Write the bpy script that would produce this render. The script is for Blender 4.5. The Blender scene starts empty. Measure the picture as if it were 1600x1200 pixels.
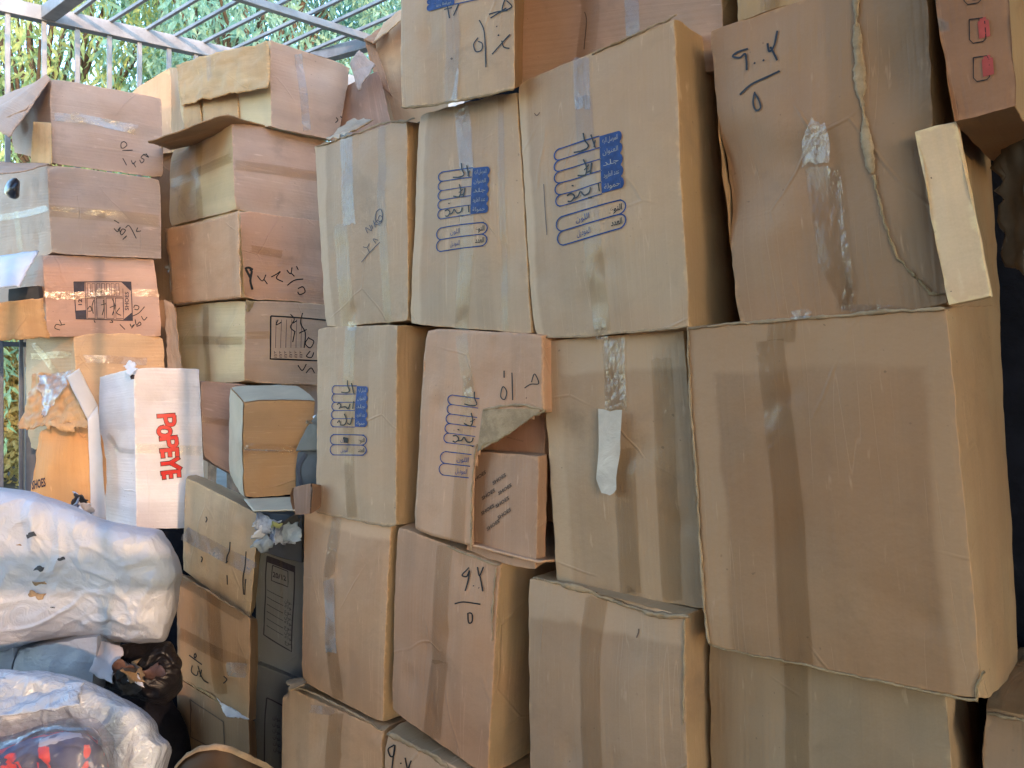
import bpy, bmesh, math, random
from mathutils import Vector, noise
random.seed(7)
SC = bpy.context.scene
COL = SC.collection
F = 1209.0; CZ = 1.7                       # focal length in photo pixels, eye height
# ---------------------------------------------------------------- camera, world, sun, exposure
cam_d = bpy.data.cameras.new("camera"); cam = bpy.data.objects.new("camera", cam_d); COL.objects.link(cam)
cam_d.sensor_width = 36; cam_d.lens = 36 * F / 1600; cam_d.clip_start = 0.05; cam_d.clip_end = 500
cam.location = (0, 0, CZ); cam.rotation_euler = (math.radians(90), 0, 0)
SC.camera = cam
TRAVEL = Vector((-0.47, 0.85, -0.19)).normalized()
world = bpy.data.worlds.new("World"); SC.world = world; world.use_nodes = True
wn = world.node_tree; wn.nodes.clear()
wo = wn.nodes.new("ShaderNodeOutputWorld"); wb = wn.nodes.new("ShaderNodeBackground"); sky = wn.nodes.new("ShaderNodeTexSky")
sky.sky_type = 'NISHITA'; sky.sun_disc = False
sky.sun_elevation = math.asin(-TRAVEL.z); sky.sun_rotation = math.atan2(-TRAVEL.x, -TRAVEL.y)
sky.air_density = 1.0; sky.dust_density = 0.4; sky.ozone_density = 2.2
wb.inputs[1].default_value = 0.15
wn.links.new(sky.outputs[0], wb.inputs[0]); wn.links.new(wb.outputs[0], wo.inputs[0])
sun_d = bpy.data.lights.new("sun", 'SUN'); sun_d.energy = 0.32; sun_d.angle = math.radians(0.55); sun_d.color = (1.0, 0.60, 0.36)
sun = bpy.data.objects.new("sun", sun_d); COL.objects.link(sun)
sun.rotation_euler = TRAVEL.to_track_quat('-Z', 'Y').to_euler(); sun.location = (3, -5, 6)
SC.view_settings.view_transform = 'Standard'; SC.view_settings.look = 'None'; SC.view_settings.gamma = 1
SC.view_settings.exposure = 3.05

# ---------------------------------------------------------------- materials
def mat_new(name):
    m = bpy.data.materials.new(name); m.use_nodes = True; nt = m.node_tree; nt.nodes.clear()
    out = nt.nodes.new("ShaderNodeOutputMaterial")
    return m, nt, out
def nd(nt, typ, **kw):
    n = nt.nodes.new(typ)
    for k, v in kw.items():
        if k.startswith('i_'):
            key = k[2:]
            key = int(key) if key.isdigit() else key.replace('_', ' ')
            s = n.inputs[key]
            if isinstance(v, bpy.types.NodeSocket): nt.links.new(v, s)
            else: s.default_value = v
        else: setattr(n, k, v)
    return n
def math_n(nt, op, a, b=None, clamp=False):
    n = nt.nodes.new("ShaderNodeMath"); n.operation = op; n.use_clamp = clamp
    for i, v in enumerate((a, b)):
        if v is None: continue
        if isinstance(v, bpy.types.NodeSocket): nt.links.new(v, n.inputs[i])
        else: n.inputs[i].default_value = v
    return n.outputs[0]
def mixc(nt, fac, a, b, mode='MIX'):
    n = nt.nodes.new("ShaderNodeMix"); n.data_type = 'RGBA'; n.blend_type = mode
    for i, v in ((0, fac), (6, a), (7, b)):
        if isinstance(v, bpy.types.NodeSocket): nt.links.new(v, n.inputs[i])
        else: n.inputs[i].default_value = (tuple(v) + (1,) if isinstance(v, (tuple, list)) and len(v) == 3 else v)
    return n.outputs[2]
def smooth(nt, v, lo, hi):
    n = nt.nodes.new("ShaderNodeMapRange"); n.interpolation_type = 'SMOOTHSTEP'
    nt.links.new(v, n.inputs[0]); n.inputs[1].default_value = lo; n.inputs[2].default_value = hi
    return n.outputs[0]
def noise_n(nt, vec, scale, detail=3, rough=.55, dist=0, out=0):
    n = nd(nt, "ShaderNodeTexNoise"); nt.links.new(vec, n.inputs['Vector'])
    n.inputs['Scale'].default_value = scale; n.inputs['Detail'].default_value = detail
    n.inputs['Roughness'].default_value = rough; n.inputs['Distortion'].default_value = dist
    return n.outputs[out]
def mapping(nt, vec, scale, loc=(0, 0, 0)):
    n = nd(nt, "ShaderNodeMapping"); nt.links.new(vec, n.inputs[0])
    n.inputs['Scale'].default_value = scale; n.inputs['Location'].default_value = loc
    return n.outputs[0]

def card_mat(name, col, seed=0., horiz=False, pale=(0, 0, 0, 0), W=1, H=1, gloss=.62, stain=.5, palec=1.28, warm=True, sidec=None):
    """corrugated kraft board; pale = widths (left, top, right, bottom) in m of a worn or sun-bleached margin on the front"""
    m, nt, out = mat_new(name)
    if warm: col = (min(.8, col[0] * 1.10), col[1] * .91, col[2] * .82)
    uv = nd(nt, "ShaderNodeUVMap").outputs[0]
    sep = nd(nt, "ShaderNodeSeparateXYZ"); nt.links.new(uv, sep.inputs[0])
    u, v = sep.outputs[0], sep.outputs[1]
    co = mapping(nt, uv, (1, 1, 1), (seed * 3.1, seed * 1.7, 0))
    big = noise_n(nt, co, 2.6, 3)
    mid = noise_n(nt, co, 14, 4)
    fine = noise_n(nt, co, 260, 2)
    a, b = ((9, .35) if not horiz else (.35, 9))
    bands = noise_n(nt, mapping(nt, co, (a, b, 1)), 1.0, 1)
    bands = smooth(nt, bands, .44, .54)
    a, b = ((150, 2.5) if not horiz else (2.5, 150))
    streak = noise_n(nt, mapping(nt, co, (a, b, 1)), 1.0, 3)
    c = col
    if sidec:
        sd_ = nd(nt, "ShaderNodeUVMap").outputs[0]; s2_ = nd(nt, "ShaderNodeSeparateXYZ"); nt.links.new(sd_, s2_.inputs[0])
        c = mixc(nt, math_n(nt, 'GREATER_THAN', s2_.outputs[0], 5.0), tuple(col), tuple(sidec))  # light falling on the sides is put into their colour here
    val = math_n(nt, 'ADD', math_n(nt, 'MULTIPLY', big, .46), .67)
    val = math_n(nt, 'ADD', val, math_n(nt, 'MULTIPLY', bands, .09))
    val = math_n(nt, 'ADD', val, math_n(nt, 'MULTIPLY', streak, .12))
    val = math_n(nt, 'ADD', val, math_n(nt, 'MULTIPLY', math_n(nt, 'SUBTRACT', mid, .5), .22))
    val = math_n(nt, 'ADD', val, math_n(nt, 'MULTIPLY', math_n(nt, 'SUBTRACT', fine, .5), .12))
    vc = nd(nt, "ShaderNodeCombineColor"); [nt.links.new(val, vc.inputs[i]) for i in range(3)]
    c = mixc(nt, 1.0, c, vc.outputs[0], 'MULTIPLY')
    # reddish / greyish drift of the paper
    drift = noise_n(nt, mapping(nt, co, (1, 1, 1), (7, 3, 0)), 3.5, 2)
    c = mixc(nt, math_n(nt, 'MULTIPLY', smooth(nt, drift, .4, .62), .35), c, (col[0] * 1.02, col[1] * .86, col[2] * .74))
    # stains
    st = noise_n(nt, mapping(nt, co, (1, 1, 1), (31, 5, 0)), 5, 5, .6, .6)
    c = mixc(nt, math_n(nt, 'MULTIPLY', smooth(nt, st, .56, .74), stain), c, tuple(x * .62 for x in col))
    # pale margin
    if any(pale):
        wob = math_n(nt, 'MULTIPLY', math_n(nt, 'SUBTRACT', noise_n(nt, co, 5, 3), .5), .05)
        wu, wv = math_n(nt, 'ADD', u, wob), math_n(nt, 'ADD', v, wob)
        fac = None
        for k, (p, s, size) in enumerate(zip(pale, (wu, wv, wu, wv), (0, 0, W, H))):
            if not p: continue
            if size == 0: f = smooth(nt, s, p + .012, p - .004)
            else: f = smooth(nt, s, size - p - .012, size - p + .004)
            fac = f if fac is None else math_n(nt, 'MAXIMUM', fac, f)
        front = math_n(nt, 'LESS_THAN', u, 5.0)
        fac = math_n(nt, 'MULTIPLY', math_n(nt, 'MULTIPLY', fac, front), .8)
        c = mixc(nt, fac, c, (min(col[0] * palec, .8), min(col[1] * palec * 1.03, .8), min(col[2] * palec * 1.06, .8)))
    # worn edges and scuffs
    at = nd(nt, "ShaderNodeAttribute", attribute_name="edge").outputs['Fac']
    w = math_n(nt, 'ADD', at, math_n(nt, 'MULTIPLY', math_n(nt, 'SUBTRACT', noise_n(nt, co, 45, 4), .5), .035))
    wear = smooth(nt, w, .007, -.004)
    c = mixc(nt, math_n(nt, 'MULTIPLY', wear, .5), c, tuple(min(.85, x * f_) for x, f_ in zip(col, (1.6, 1.5, 1.3))))
    sc = noise_n(nt, mapping(nt, co, (60, 9, 1) if not horiz else (9, 60, 1), (3, 9, 0)), 1, 3)
    scm = math_n(nt, 'MULTIPLY', smooth(nt, sc, .62, .72), smooth(nt, mid, .45, .62))
    c = mixc(nt, math_n(nt, 'MULTIPLY', scm, .5), c, tuple(min(.85, x * 1.5 + .04) for x in col))
    sp = noise_n(nt, mapping(nt, co, (1, 1, 1), (4, 40, 0)), 75, 1)
    spm = math_n(nt, 'MULTIPLY', smooth(nt, sp, .74, .78), smooth(nt, big, .45, .6))
    c = mixc(nt, math_n(nt, 'MULTIPLY', spm, .55), c, tuple(x * .38 for x in col))
    ln_ = noise_n(nt, mapping(nt, co, (26, 1.1, 1) if not horiz else (1.1, 26, 1), (8, 1, 0)), 1, 1)
    lnm = math_n(nt, 'SUBTRACT', 1., smooth(nt, math_n(nt, 'ABSOLUTE', math_n(nt, 'SUBTRACT', ln_, .5)), .0, .006))
    lnm = math_n(nt, 'MULTIPLY', lnm, smooth(nt, noise_n(nt, co, 4, 2), .48, .58))
    c = mixc(nt, math_n(nt, 'MULTIPLY', lnm, .28), c, tuple(min(.85, x * 1.5 + .03) for x in col))
    bs = nd(nt, "ShaderNodeBsdfPrincipled"); nt.links.new(c, bs.inputs['Base Color'])
    rr = math_n(nt, 'ADD', math_n(nt, 'MULTIPLY', mid, .25), gloss - .1); nt.links.new(rr, bs.inputs['Roughness'])
    bs.inputs['Specular IOR Level'].default_value = .35
    # relief: flutes, crumple, crease lines
    fl = nd(nt, "ShaderNodeTexWave"); fl.bands_direction = 'X' if not horiz else 'Y'
    nt.links.new(uv, fl.inputs[0]); fl.inputs['Scale'].default_value = 1 / .0075 / 20 * 20 * .16; fl.inputs['Distortion'].default_value = .4
    flm = math_n(nt, 'MULTIPLY', fl.outputs['Fac'], smooth(nt, noise_n(nt, mapping(nt, co, (2, 2, 2)), 2.2, 2), .42, .68))
    vo = nd(nt, "ShaderNodeTexVoronoi", feature='DISTANCE_TO_EDGE')
    dvec = nd(nt, "ShaderNodeVectorMath", operation='ADD')
    nz = nd(nt, "ShaderNodeTexNoise"); nt.links.new(co, nz.inputs['Vector']); nz.inputs['Scale'].default_value = 6
    sv = nd(nt, "ShaderNodeVectorMath", operation='SCALE'); nt.links.new(nz.outputs['Color'], sv.inputs[0]); sv.inputs['Scale'].default_value = .035
    nt.links.new(co, dvec.inputs[0]); nt.links.new(sv.outputs[0], dvec.inputs[1]); nt.links.new(dvec.outputs[0], vo.inputs['Vector'])
    vo.inputs['Scale'].default_value = 3.2
    crease = math_n(nt, 'MULTIPLY', smooth(nt, vo.outputs['Distance'], .0, .014), -1.)
    cm = smooth(nt, noise_n(nt, mapping(nt, co, (1, 1, 1), (2, 17, 0)), 3, 2), .5, .62)
    crease = math_n(nt, 'MULTIPLY', math_n(nt, 'ADD', crease, 1.), cm)
    h = math_n(nt, 'ADD', math_n(nt, 'MULTIPLY', flm, .00045), math_n(nt, 'MULTIPLY', crease, .0016))
    h = math_n(nt, 'ADD', h, math_n(nt, 'MULTIPLY', mid, .005))
    h = math_n(nt, 'ADD', h, math_n(nt, 'MULTIPLY', streak, .0014)); h = math_n(nt, 'ADD', h, math_n(nt, 'MULTIPLY', math_n(nt, 'MULTIPLY', lnm, -1.), .0006))
    h = math_n(nt, 'ADD', h, math_n(nt, 'MULTIPLY', fine, .00012))
    bp = nd(nt, "ShaderNodeBump"); bp.inputs['Strength'].default_value = .8; bp.inputs['Distance'].default_value = 1
    nt.links.new(h, bp.inputs['Height']); nt.links.new(bp.outputs[0], bs.inputs['Normal'])
    nt.links.new(bs.outputs[0], out.inputs[0])
    return m

def tape_mat(name, tint, refl=.09, rough=.13, wr=1.0, milky=0.0):
    m, nt, out = mat_new(name)
    tc = nd(nt, "ShaderNodeTexCoord").outputs['Object']
    n1 = noise_n(nt, tc, 9, 3, .6, .4); n2 = noise_n(nt, tc, 70, 3, .6, .8)
    tr = nd(nt, "ShaderNodeBsdfTransparent"); tr.inputs[0].default_value = tuple(tint) + (1,)
    gl = nd(nt, "ShaderNodeBsdfGlossy"); gl.inputs['Roughness'].default_value = rough
    h = math_n(nt, 'ADD', math_n(nt, 'MULTIPLY', n1, .006 * wr), math_n(nt, 'MULTIPLY', n2, .0012 * wr))
    bp = nd(nt, "ShaderNodeBump"); bp.inputs['Distance'].default_value = 1; bp.inputs['Strength'].default_value = 1
    nt.links.new(h, bp.inputs['Height']); nt.links.new(bp.outputs[0], gl.inputs['Normal'])
    base = tr.outputs[0]
    if milky:
        df = nd(nt, "ShaderNodeBsdfDiffuse"); df.inputs[0].default_value = (.72, .68, .66, 1)
        mk = nd(nt, "ShaderNodeMixShader")
        mf = math_n(nt, 'MULTIPLY', smooth(nt, n1, .3, .7), milky)
        nt.links.new(mf, mk.inputs[0]); nt.links.new(base, mk.inputs[1]); nt.links.new(df.outputs[0], mk.inputs[2]); base = mk.outputs[0]
    lw = nd(nt, "ShaderNodeLayerWeight"); lw.inputs[0].default_value = .25
    fac = math_n(nt, 'ADD', math_n(nt, 'MULTIPLY', lw.outputs['Fresnel'], refl * 1.6), refl * .25, True)
    mx = nd(nt, "ShaderNodeMixShader")
    nt.links.new(fac, mx.inputs[0]); nt.links.new(base, mx.inputs[1]); nt.links.new(gl.outputs[0], mx.inputs[2])
    nt.links.new(mx.outputs[0], out.inputs[0])
    return m

def simple(name, col, rough=.6, spec=.4, nscale=8, nvar=.25, bump=.0, bscale=30, metal=0., col2=None, dist=0., objc=True):
    m, nt, out = mat_new(name)
    tc = nd(nt, "ShaderNodeTexCoord").outputs['Object']
    n1 = noise_n(nt, tc, nscale, 4, .6, dist)
    c2 = col2 or tuple(x * (1 - nvar) for x in col)
    c = mixc(nt, smooth(nt, n1, .35, .65), col, c2)
    bs = nd(nt, "ShaderNodeBsdfPrincipled"); nt.links.new(c, bs.inputs['Base Color'])
    bs.inputs['Roughness'].default_value = rough; bs.inputs['Specular IOR Level'].default_value = spec; bs.inputs['Metallic'].default_value = metal
    if bump:
        n2 = noise_n(nt, tc, bscale, 5, .6, .5)
        bp = nd(nt, "ShaderNodeBump"); bp.inputs['Distance'].default_value = bump; nt.links.new(n2, bp.inputs['Height']); nt.links.new(bp.outputs[0], bs.inputs['Normal'])
    nt.links.new(bs.outputs[0], out.inputs[0])
    return m

def film_mat(name, col, rough=.28, scale=5, bump=.03, trans=0.25, stretch=(1, 1, 1), col2=None):
    """woven / polythene sack: soft white with long creases"""
    m, nt, out = mat_new(name)
    tc = nd(nt, "ShaderNodeTexCoord").outputs['Object']
    tc = mapping(nt, tc, stretch)
    a = nd(nt, "ShaderNodeTexNoise"); nt.links.new(tc, a.inputs['Vector']); a.inputs['Scale'].default_value = scale; a.inputs['Detail'].default_value = 5; a.inputs['Distortion'].default_value = 1.4
    a.noise_type = 'RIDGED_MULTIFRACTAL'
    b = noise_n(nt, tc, scale * 5, 4, .6, 1.5)
    c = mixc(nt, smooth(nt, noise_n(nt, tc, 3, 3), .4, .7), col, col2 or tuple(x * .9 for x in col))
    bs = nd(nt, "ShaderNodeBsdfPrincipled"); nt.links.new(c, bs.inputs['Base Color'])
    bs.inputs['Roughness'].default_value = rough; bs.inputs['Specular IOR Level'].default_value = .5
    a2 = nd(nt, "ShaderNodeTexNoise"); nt.links.new(mapping(nt, tc, (1, 1, 1.6), (4, 2, 1)), a2.inputs['Vector']); a2.inputs['Scale'].default_value = scale * 2.7; a2.inputs['Detail'].default_value = 3; a2.inputs['Distortion'].default_value = .8
    a2.noise_type = 'RIDGED_MULTIFRACTAL'
    h = math_n(nt, 'ADD', math_n(nt, 'MULTIPLY', a.outputs[0], bump * .45), math_n(nt, 'MULTIPLY', b, bump * .35))
    h = math_n(nt, 'ADD', h, math_n(nt, 'MULTIPLY', a2.outputs[0], bump * .32))
    bp = nd(nt, "ShaderNodeBump"); bp.inputs['Distance'].default_value = 1; bp.inputs['Strength'].default_value = .7
    nt.links.new(h, bp.inputs['Height']); nt.links.new(bp.outputs[0], bs.inputs['Normal'])
    nt.links.new(bs.outputs[0], out.inputs[0])
    return m

KRAFT = (.40, .29, .185); GREYK = (.37, .305, .215); PINKK = (.42, .295, .20); YELK = (.43, .32, .175)
M = {}
M['tape_brown'] = tape_mat('brown_tape', (.93, .90, .85), .12, .24, .8)
M['tape_dark'] = tape_mat('dark_brown_tape', (.915, .885, .84), .12, .22, .9)
M['tape_clear'] = tape_mat('clear_tape', (.96, .95, .93), .22, .09, 1.8)
M['tape_milky'] = tape_mat('milky_tape', (.90, .88, .86), .14, .18, 1.2, .38)
M['tape_loose'] = tape_mat('loose_tape', (.93, .91, .88), .24, .10, 2.4, .18)
M['marker'] = simple('black_marker', (.018, .017, .02), .5, .3, 60, .3)
M['ballpen'] = simple('grey_pen', (.06, .05, .07), .5, .3, 60, .3)
M['blue_ink'] = simple('blue_ink', (.018, .055, .21), .6, .3, 70, .35)
M['pale_ink'] = simple('unprinted_lettering', (.36, .34, .32), .7, .2, 50, .2)
M['black_ink'] = simple('black_ink', (.035, .03, .045), .6, .3, 60, .3)
M['grey_ink'] = simple('grey_print', (.15, .09, .06), .6, .3, 60, .3)
M['red_symbol'] = simple('faded_red_print', (.42, .07, .06), .6, .3, 40, .2)
M['red_ink'] = simple('red_print', (.60, .022, .018), .45, .4, 40, .15)
M['outline_ink'] = simple('dark_red_outline', (.07, .012, .02), .5, .4, 40, .15)
M['steel'] = simple('grey_painted_steel', (.37, .36, .36), .45, .5, 12, .3, .0006, 60)
M['steel_dark'] = simple('dark_painted_steel', (.10, .12, .16), .45, .5, 12, .3, .0006, 60)
M['torn'] = simple('torn_board', (.40, .28, .17), .85, .2, 25, .3, .002, 120)
M['torn_grey'] = simple('torn_grey_board', (.36, .25, .14), .9, .1, 30, .25, .002, 120)
M['white_card'] = simple('white_board', (.60, .61, .65), .5, .4, 6, .08, .002, 12)
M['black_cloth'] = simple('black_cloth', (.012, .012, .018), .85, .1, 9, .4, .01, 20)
M['dark_card'] = simple('dark_grey_card', (.06, .062, .07), .6, .3, 9, .3, .001, 30)
M['concrete'] = simple('concrete', (.30, .28, .26), .9, .2, 3, .25, .003, 40)
M['sheet'] = simple('blocker_metal', (.20, .19, .18), .6, .4, 3, .3)

# ---------------------------------------------------------------- helpers
def V(*a): return Vector(a)
def up(u, v, d): return V((u - 800) / F * d, d, CZ + (600 - v) / F * d)
def root(name, loc, label, cat, group=None):
    o = bpy.data.objects.new(name, None); COL.objects.link(o); o.location = loc; o.empty_display_size = .1
    o['label'] = label; o['category'] = cat
    if group: o['group'] = group
    return o
def mesh_obj(name, verts, faces, mat, parent=None, smooth_=True, label=None, origin=None):
    me = bpy.data.meshes.new(name)
    off = parent.location if parent else (origin or V(0, 0, 0))
    if parent and parent.parent: off = off + parent.parent.location
    me.from_pydata([tuple(Vector(v) - off) for v in verts], [], faces)
    for m in (mat if isinstance(mat, (list, tuple)) else [mat]): me.materials.append(m)
    if smooth_: me.polygons.foreach_set('use_smooth', [True] * len(me.polygons))
    o = bpy.data.objects.new(name, me); COL.objects.link(o)
    if parent: o.parent = parent
    elif origin: o.location = origin
    if label: o['label'] = label
    return o
def world_root_loc(o):
    l = o.location.copy()
    while o.parent: o = o.parent; l += o.location
    return l
def tag(o, label, cat, group=None, kind=None):
    if label: o['label'] = label; o['category'] = cat
    if group: o['group'] = group
    if kind: o['kind'] = kind
    return o

class Face:
    def __init__(s, c, box):
        s.c = c; s.box = box
        s.N = (c[3] - c[0]).cross(c[1] - c[0]).normalized()
        s.W = ((c[1] - c[0]).length + (c[2] - c[3]).length) / 2; s.H = ((c[3] - c[0]).length + (c[2] - c[1]).length) / 2
        s.bulge = 0.; s.dents = []
    def bil(s, a, b):
        c = s.c; return (c[0] * (1 - a) + c[1] * a) * (1 - b) + (c[3] * (1 - a) + c[2] * a) * b
    def pt(s, a, b, off=0.):
        P = s.bil(a, b)
        ac, bc = min(max(a, 0), 1), min(max(b, 0), 1)
        e = min(ac * s.W, (1 - ac) * s.W, bc * s.H, (1 - bc) * s.H)
        win = min(1., e / .07); win = win * win * (3 - 2 * win)
        h = s.bulge * 16 * ac * (1 - ac) * bc * (1 - bc) + win * s.box.amp * 1.1 * noise.noise(P * 5.5 + s.box.seed * 2)
        for (da, db, r, am) in s.dents:
            q = math.hypot((a - da) * s.W, (b - db) * s.H) / r
            if q < 1: h += am * (1 - q * q) ** 2
        return s.box.warp(P, e) + s.N * (h + off), e
    def inv(s, P):
        a = b = .5; c = s.c; x = s.N
        for _ in range(6):
            R = P - s.bil(a, b)
            da = (c[1] - c[0]) * (1 - b) + (c[2] - c[3]) * b; db = (c[3] - c[0]) * (1 - a) + (c[2] - c[1]) * a
            g11, g12, g22 = da.dot(da), da.dot(db), db.dot(db); r1, r2 = R.dot(da), R.dot(db)
            det = g11 * g22 - g12 * g12 or 1e-9
            a += (r1 * g22 - r2 * g12) / det; b += (g11 * r2 - g12 * r1) / det
        return a, b
    def px(s, u, v, off=.0013):
        D = V((u - 800) / F, 1, (600 - v) / F); O = V(0, 0, CZ)
        t = (s.c[0] - O).dot(s.N) / D.dot(s.N)
        a, b = s.inv(O + D * t)
        return s.pt(a, b, off)[0]

class Box:
    """a carton: q = the four front corners in photo pixels (TL, TR, BR, BL) put on the vertical plane through depths dl, dr"""
    def __init__(s, name, q, dl, dr, label, D=.38, b=None, side=None, far=None, mat=None, col=KRAFT, amp=.005, bulge=.008, crush=.006,
                 cell=.016, cut=None, cutside=None, cat='cardboard box', group=None, dents=(), horiz=False, pale=(0, 0, 0, 0), stain=.5, gloss=.62, opentop=False,
                 palec=1.28, bodyname='carton', warm=True, sidec=None):
        s.seed = V(random.uniform(-50, 50), random.uniform(-50, 50), random.uniform(-50, 50)); s.amp = amp; s.crush = crush
        PL = V((q[0][0] - 800) / F * dl, dl, 0); PR = V((q[1][0] - 800) / F * dr, dr, 0)
        A = (PR - PL).normalized(); Nv = V(A.y, -A.x, 0)
        def on(u, v, P0, n):
            Dr = V((u - 800) / F, 1, (600 - v) / F); t = P0.dot(n) / V(Dr.x, Dr.y, 0).dot(n)
            return V(Dr.x * t, Dr.y * t, CZ + Dr.z * t)
        f = [on(u, v, PL, Nv) for u, v in q]
        back = V(b[0], b[1], 0).normalized() if b else -Nv
        oT = oB = back * D
        if far:
            k = (1, 2) if side == 'R' else (0, 3)
            n2 = V(back.y, -back.x, 0)
            T = on(far[0], far[1], V(f[k[0]].x, f[k[0]].y, 0), n2); Bm = on(far[2], far[3], V(f[k[1]].x, f[k[1]].y, 0), n2)
            oT = T - f[k[0]]; oB = Bm - f[k[1]]
        g = [f[0] + oT, f[1] + oT, f[2] + oB, f[3] + oB]
        s.corners = f + g; s.center = sum(s.corners, V(0, 0, 0)) / 8
        mk = lambda *c: Face([Vector(x) for x in c], s)
        s.front = mk(f[0], f[1], f[2], f[3]); s.right = mk(f[1], g[1], g[2], f[2]); s.backf = mk(g[1], g[0], g[3], g[2])
        s.left = mk(g[0], f[0], f[3], g[3]); s.top = mk(g[0], g[1], f[1], f[0]); s.bottom = mk(f[3], f[2], g[2], g[3])
        s.front.bulge = bulge; s.right.bulge = bulge * .7; s.left.bulge = bulge * .7; s.front.dents = list(dents) + [(random.uniform(.08, .92), random.uniform(.05, .95), random.uniform(.03, .085), -random.uniform(.002, .0065) * (1 if amp > .003 else .3)) for _ in range(7)]
        for fc_ in (s.right, s.left): fc_.dents = [(random.uniform(.1, .9), random.uniform(.05, .95), random.uniform(.03, .08), -random.uniform(.003, .007) * (1 if amp > .003 else .3)) for _ in range(4)]
        lowest = min(c.z for c in s.corners); base = V(s.center.x, s.center.y, lowest)
        s.root = root(name, base, label, cat, group)
        W, H, Dp = s.front.W, s.front.H, s.right.W
        nW, nH, nD = [max(4, min(56, int(x / cell))) for x in (W, H, Dp)]
        verts, faces, uvs, edge = [], [], [], []
        for fi, (fc, n1, n2) in enumerate(((s.front, nW, nH), (s.right, nD, nH), (s.backf, nW, nH), (s.left, nD, nH), (s.top, nW, nD), (s.bottom, nW, nD))):
            if fi == 4 and opentop: continue
            base_i = len(verts)
            for j in range(n2 + 1):
                for i in range(n1 + 1):
                    P, e = fc.pt(i / n1, j / n2); verts.append(P); edge.append(e)
            for j in range(n2):
                for i in range(n1):
                    if fi == 0 and cut and cut(*s.topx(fc.bil((i + .5) / n1, (j + .5) / n2))): continue
                    if fi == 1 and cutside and cutside((i + .5) / n1, (j + .5) / n2): continue
                    a = base_i + j * (n1 + 1) + i
                    faces.append((a, a + n1 + 1, a + n1 + 2, a + 1))
                    for (ii, jj) in ((i, j), (i, j + 1), (i + 1, j + 1), (i + 1, j)):
                        uvs.append((ii / n1 * fc.W + (10 * fi), jj / n2 * fc.H))
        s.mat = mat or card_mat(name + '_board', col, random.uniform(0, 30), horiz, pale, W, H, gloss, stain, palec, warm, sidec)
        o = mesh_obj(bodyname, verts, faces, s.mat, s.root); me = o.data
        uvl = me.uv_layers.new(name='UVMap'); uvl.data.foreach_set('uv', [x for p in uvs for x in p])
        at = me.attributes.new('edge', 'FLOAT', 'POINT'); at.data.foreach_set('value', edge)
        bm = bmesh.new(); bm.from_mesh(me); bmesh.ops.remove_doubles(bm, verts=bm.verts, dist=.0004); bm.to_mesh(me); bm.free()
        if cut or opentop:
            so = o.modifiers.new('thick', 'SOLIDIFY'); so.thickness = .005; so.offset = -1
        else:
            bv = o.modifiers.new('bevel', 'BEVEL'); bv.width = .0018; bv.segments = 2; bv.limit_method = 'ANGLE'; bv.angle_limit = math.radians(48); bv.harden_normals = True
        s.body = o
    def topx(s, P): return 800 + F * P.x / P.y, 600 - F * (P.z - CZ) / P.y
    def warp(s, P, e):
        w = noise.noise_vector(P * 2.3 + s.seed) * s.amp * 1.3 + noise.noise_vector(P * 8 + s.seed) * s.amp * .25
        k = math.exp(-e / .018)
        if k > .02: w += noise.noise_vector(P * 32 + s.seed) * .0026 * k * (.5 + s.amp / .012)
        for c in s.corners:
            r = (P - c).length
            if r < .075:
                q = (1 - r / .075) ** 2
                w += (s.center - c).normalized() * s.crush * q * (1 + 1.3 * noise.noise(P * 14 + s.seed)) + noise.noise_vector(P * 26 + s.seed) * s.crush * .55 * q
        return P + w
    # -- things that lie on a face
    def tape(s, pts, w, mat='tape_brown', face=None, off=.0016, name='tape', rag=1.5):
        """ribbon along a pixel polyline, w = width in pixels (or list)"""
        fc = face or s.front
        P, wd = [], []
        n = len(pts); ws = w if isinstance(w, (list, tuple)) else [w] * n
        for i in range(n - 1):
            (x0, y0), (x1, y1) = pts[i], pts[i + 1]; L = math.hypot(x1 - x0, y1 - y0); k = max(1, int(L / 7))
            for j in range(k + (i == n - 2)):
                t = j / k; P.append((x0 + (x1 - x0) * t, y0 + (y1 - y0) * t)); wd.append(ws[i] + (ws[i + 1] - ws[i]) * t)
        verts, faces = [], []; m = 5
        for i, (x, y) in enumerate(P):
            a = P[max(0, i - 1)]; b = P[min(len(P) - 1, i + 1)]; dx, dy = b[0] - a[0], b[1] - a[1]; L = math.hypot(dx, dy) or 1
            nx, ny = -dy / L, dx / L
            for k in range(m):
                t = (k / (m - 1) - .5) * wd[i]; jx = 0
                if i in (0, len(P) - 1): jx = random.uniform(-rag, rag) * 1.5
                verts.append(fc.px(x + nx * t + dx / L * jx, y + ny * t + dy / L * jx, off + .0006 * noise.noise(V(x * .06, y * .06, k * .8))))
        for i in range(len(P) - 1):
            for k in range(m - 1):
                a = i * m + k; faces.append((a, a + 1, a + m + 1, a + m))
        return mesh_obj(name, verts, faces, M[mat], s.root)
    def ink(s, face=None): return Ink(s, face or s.front)

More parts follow.
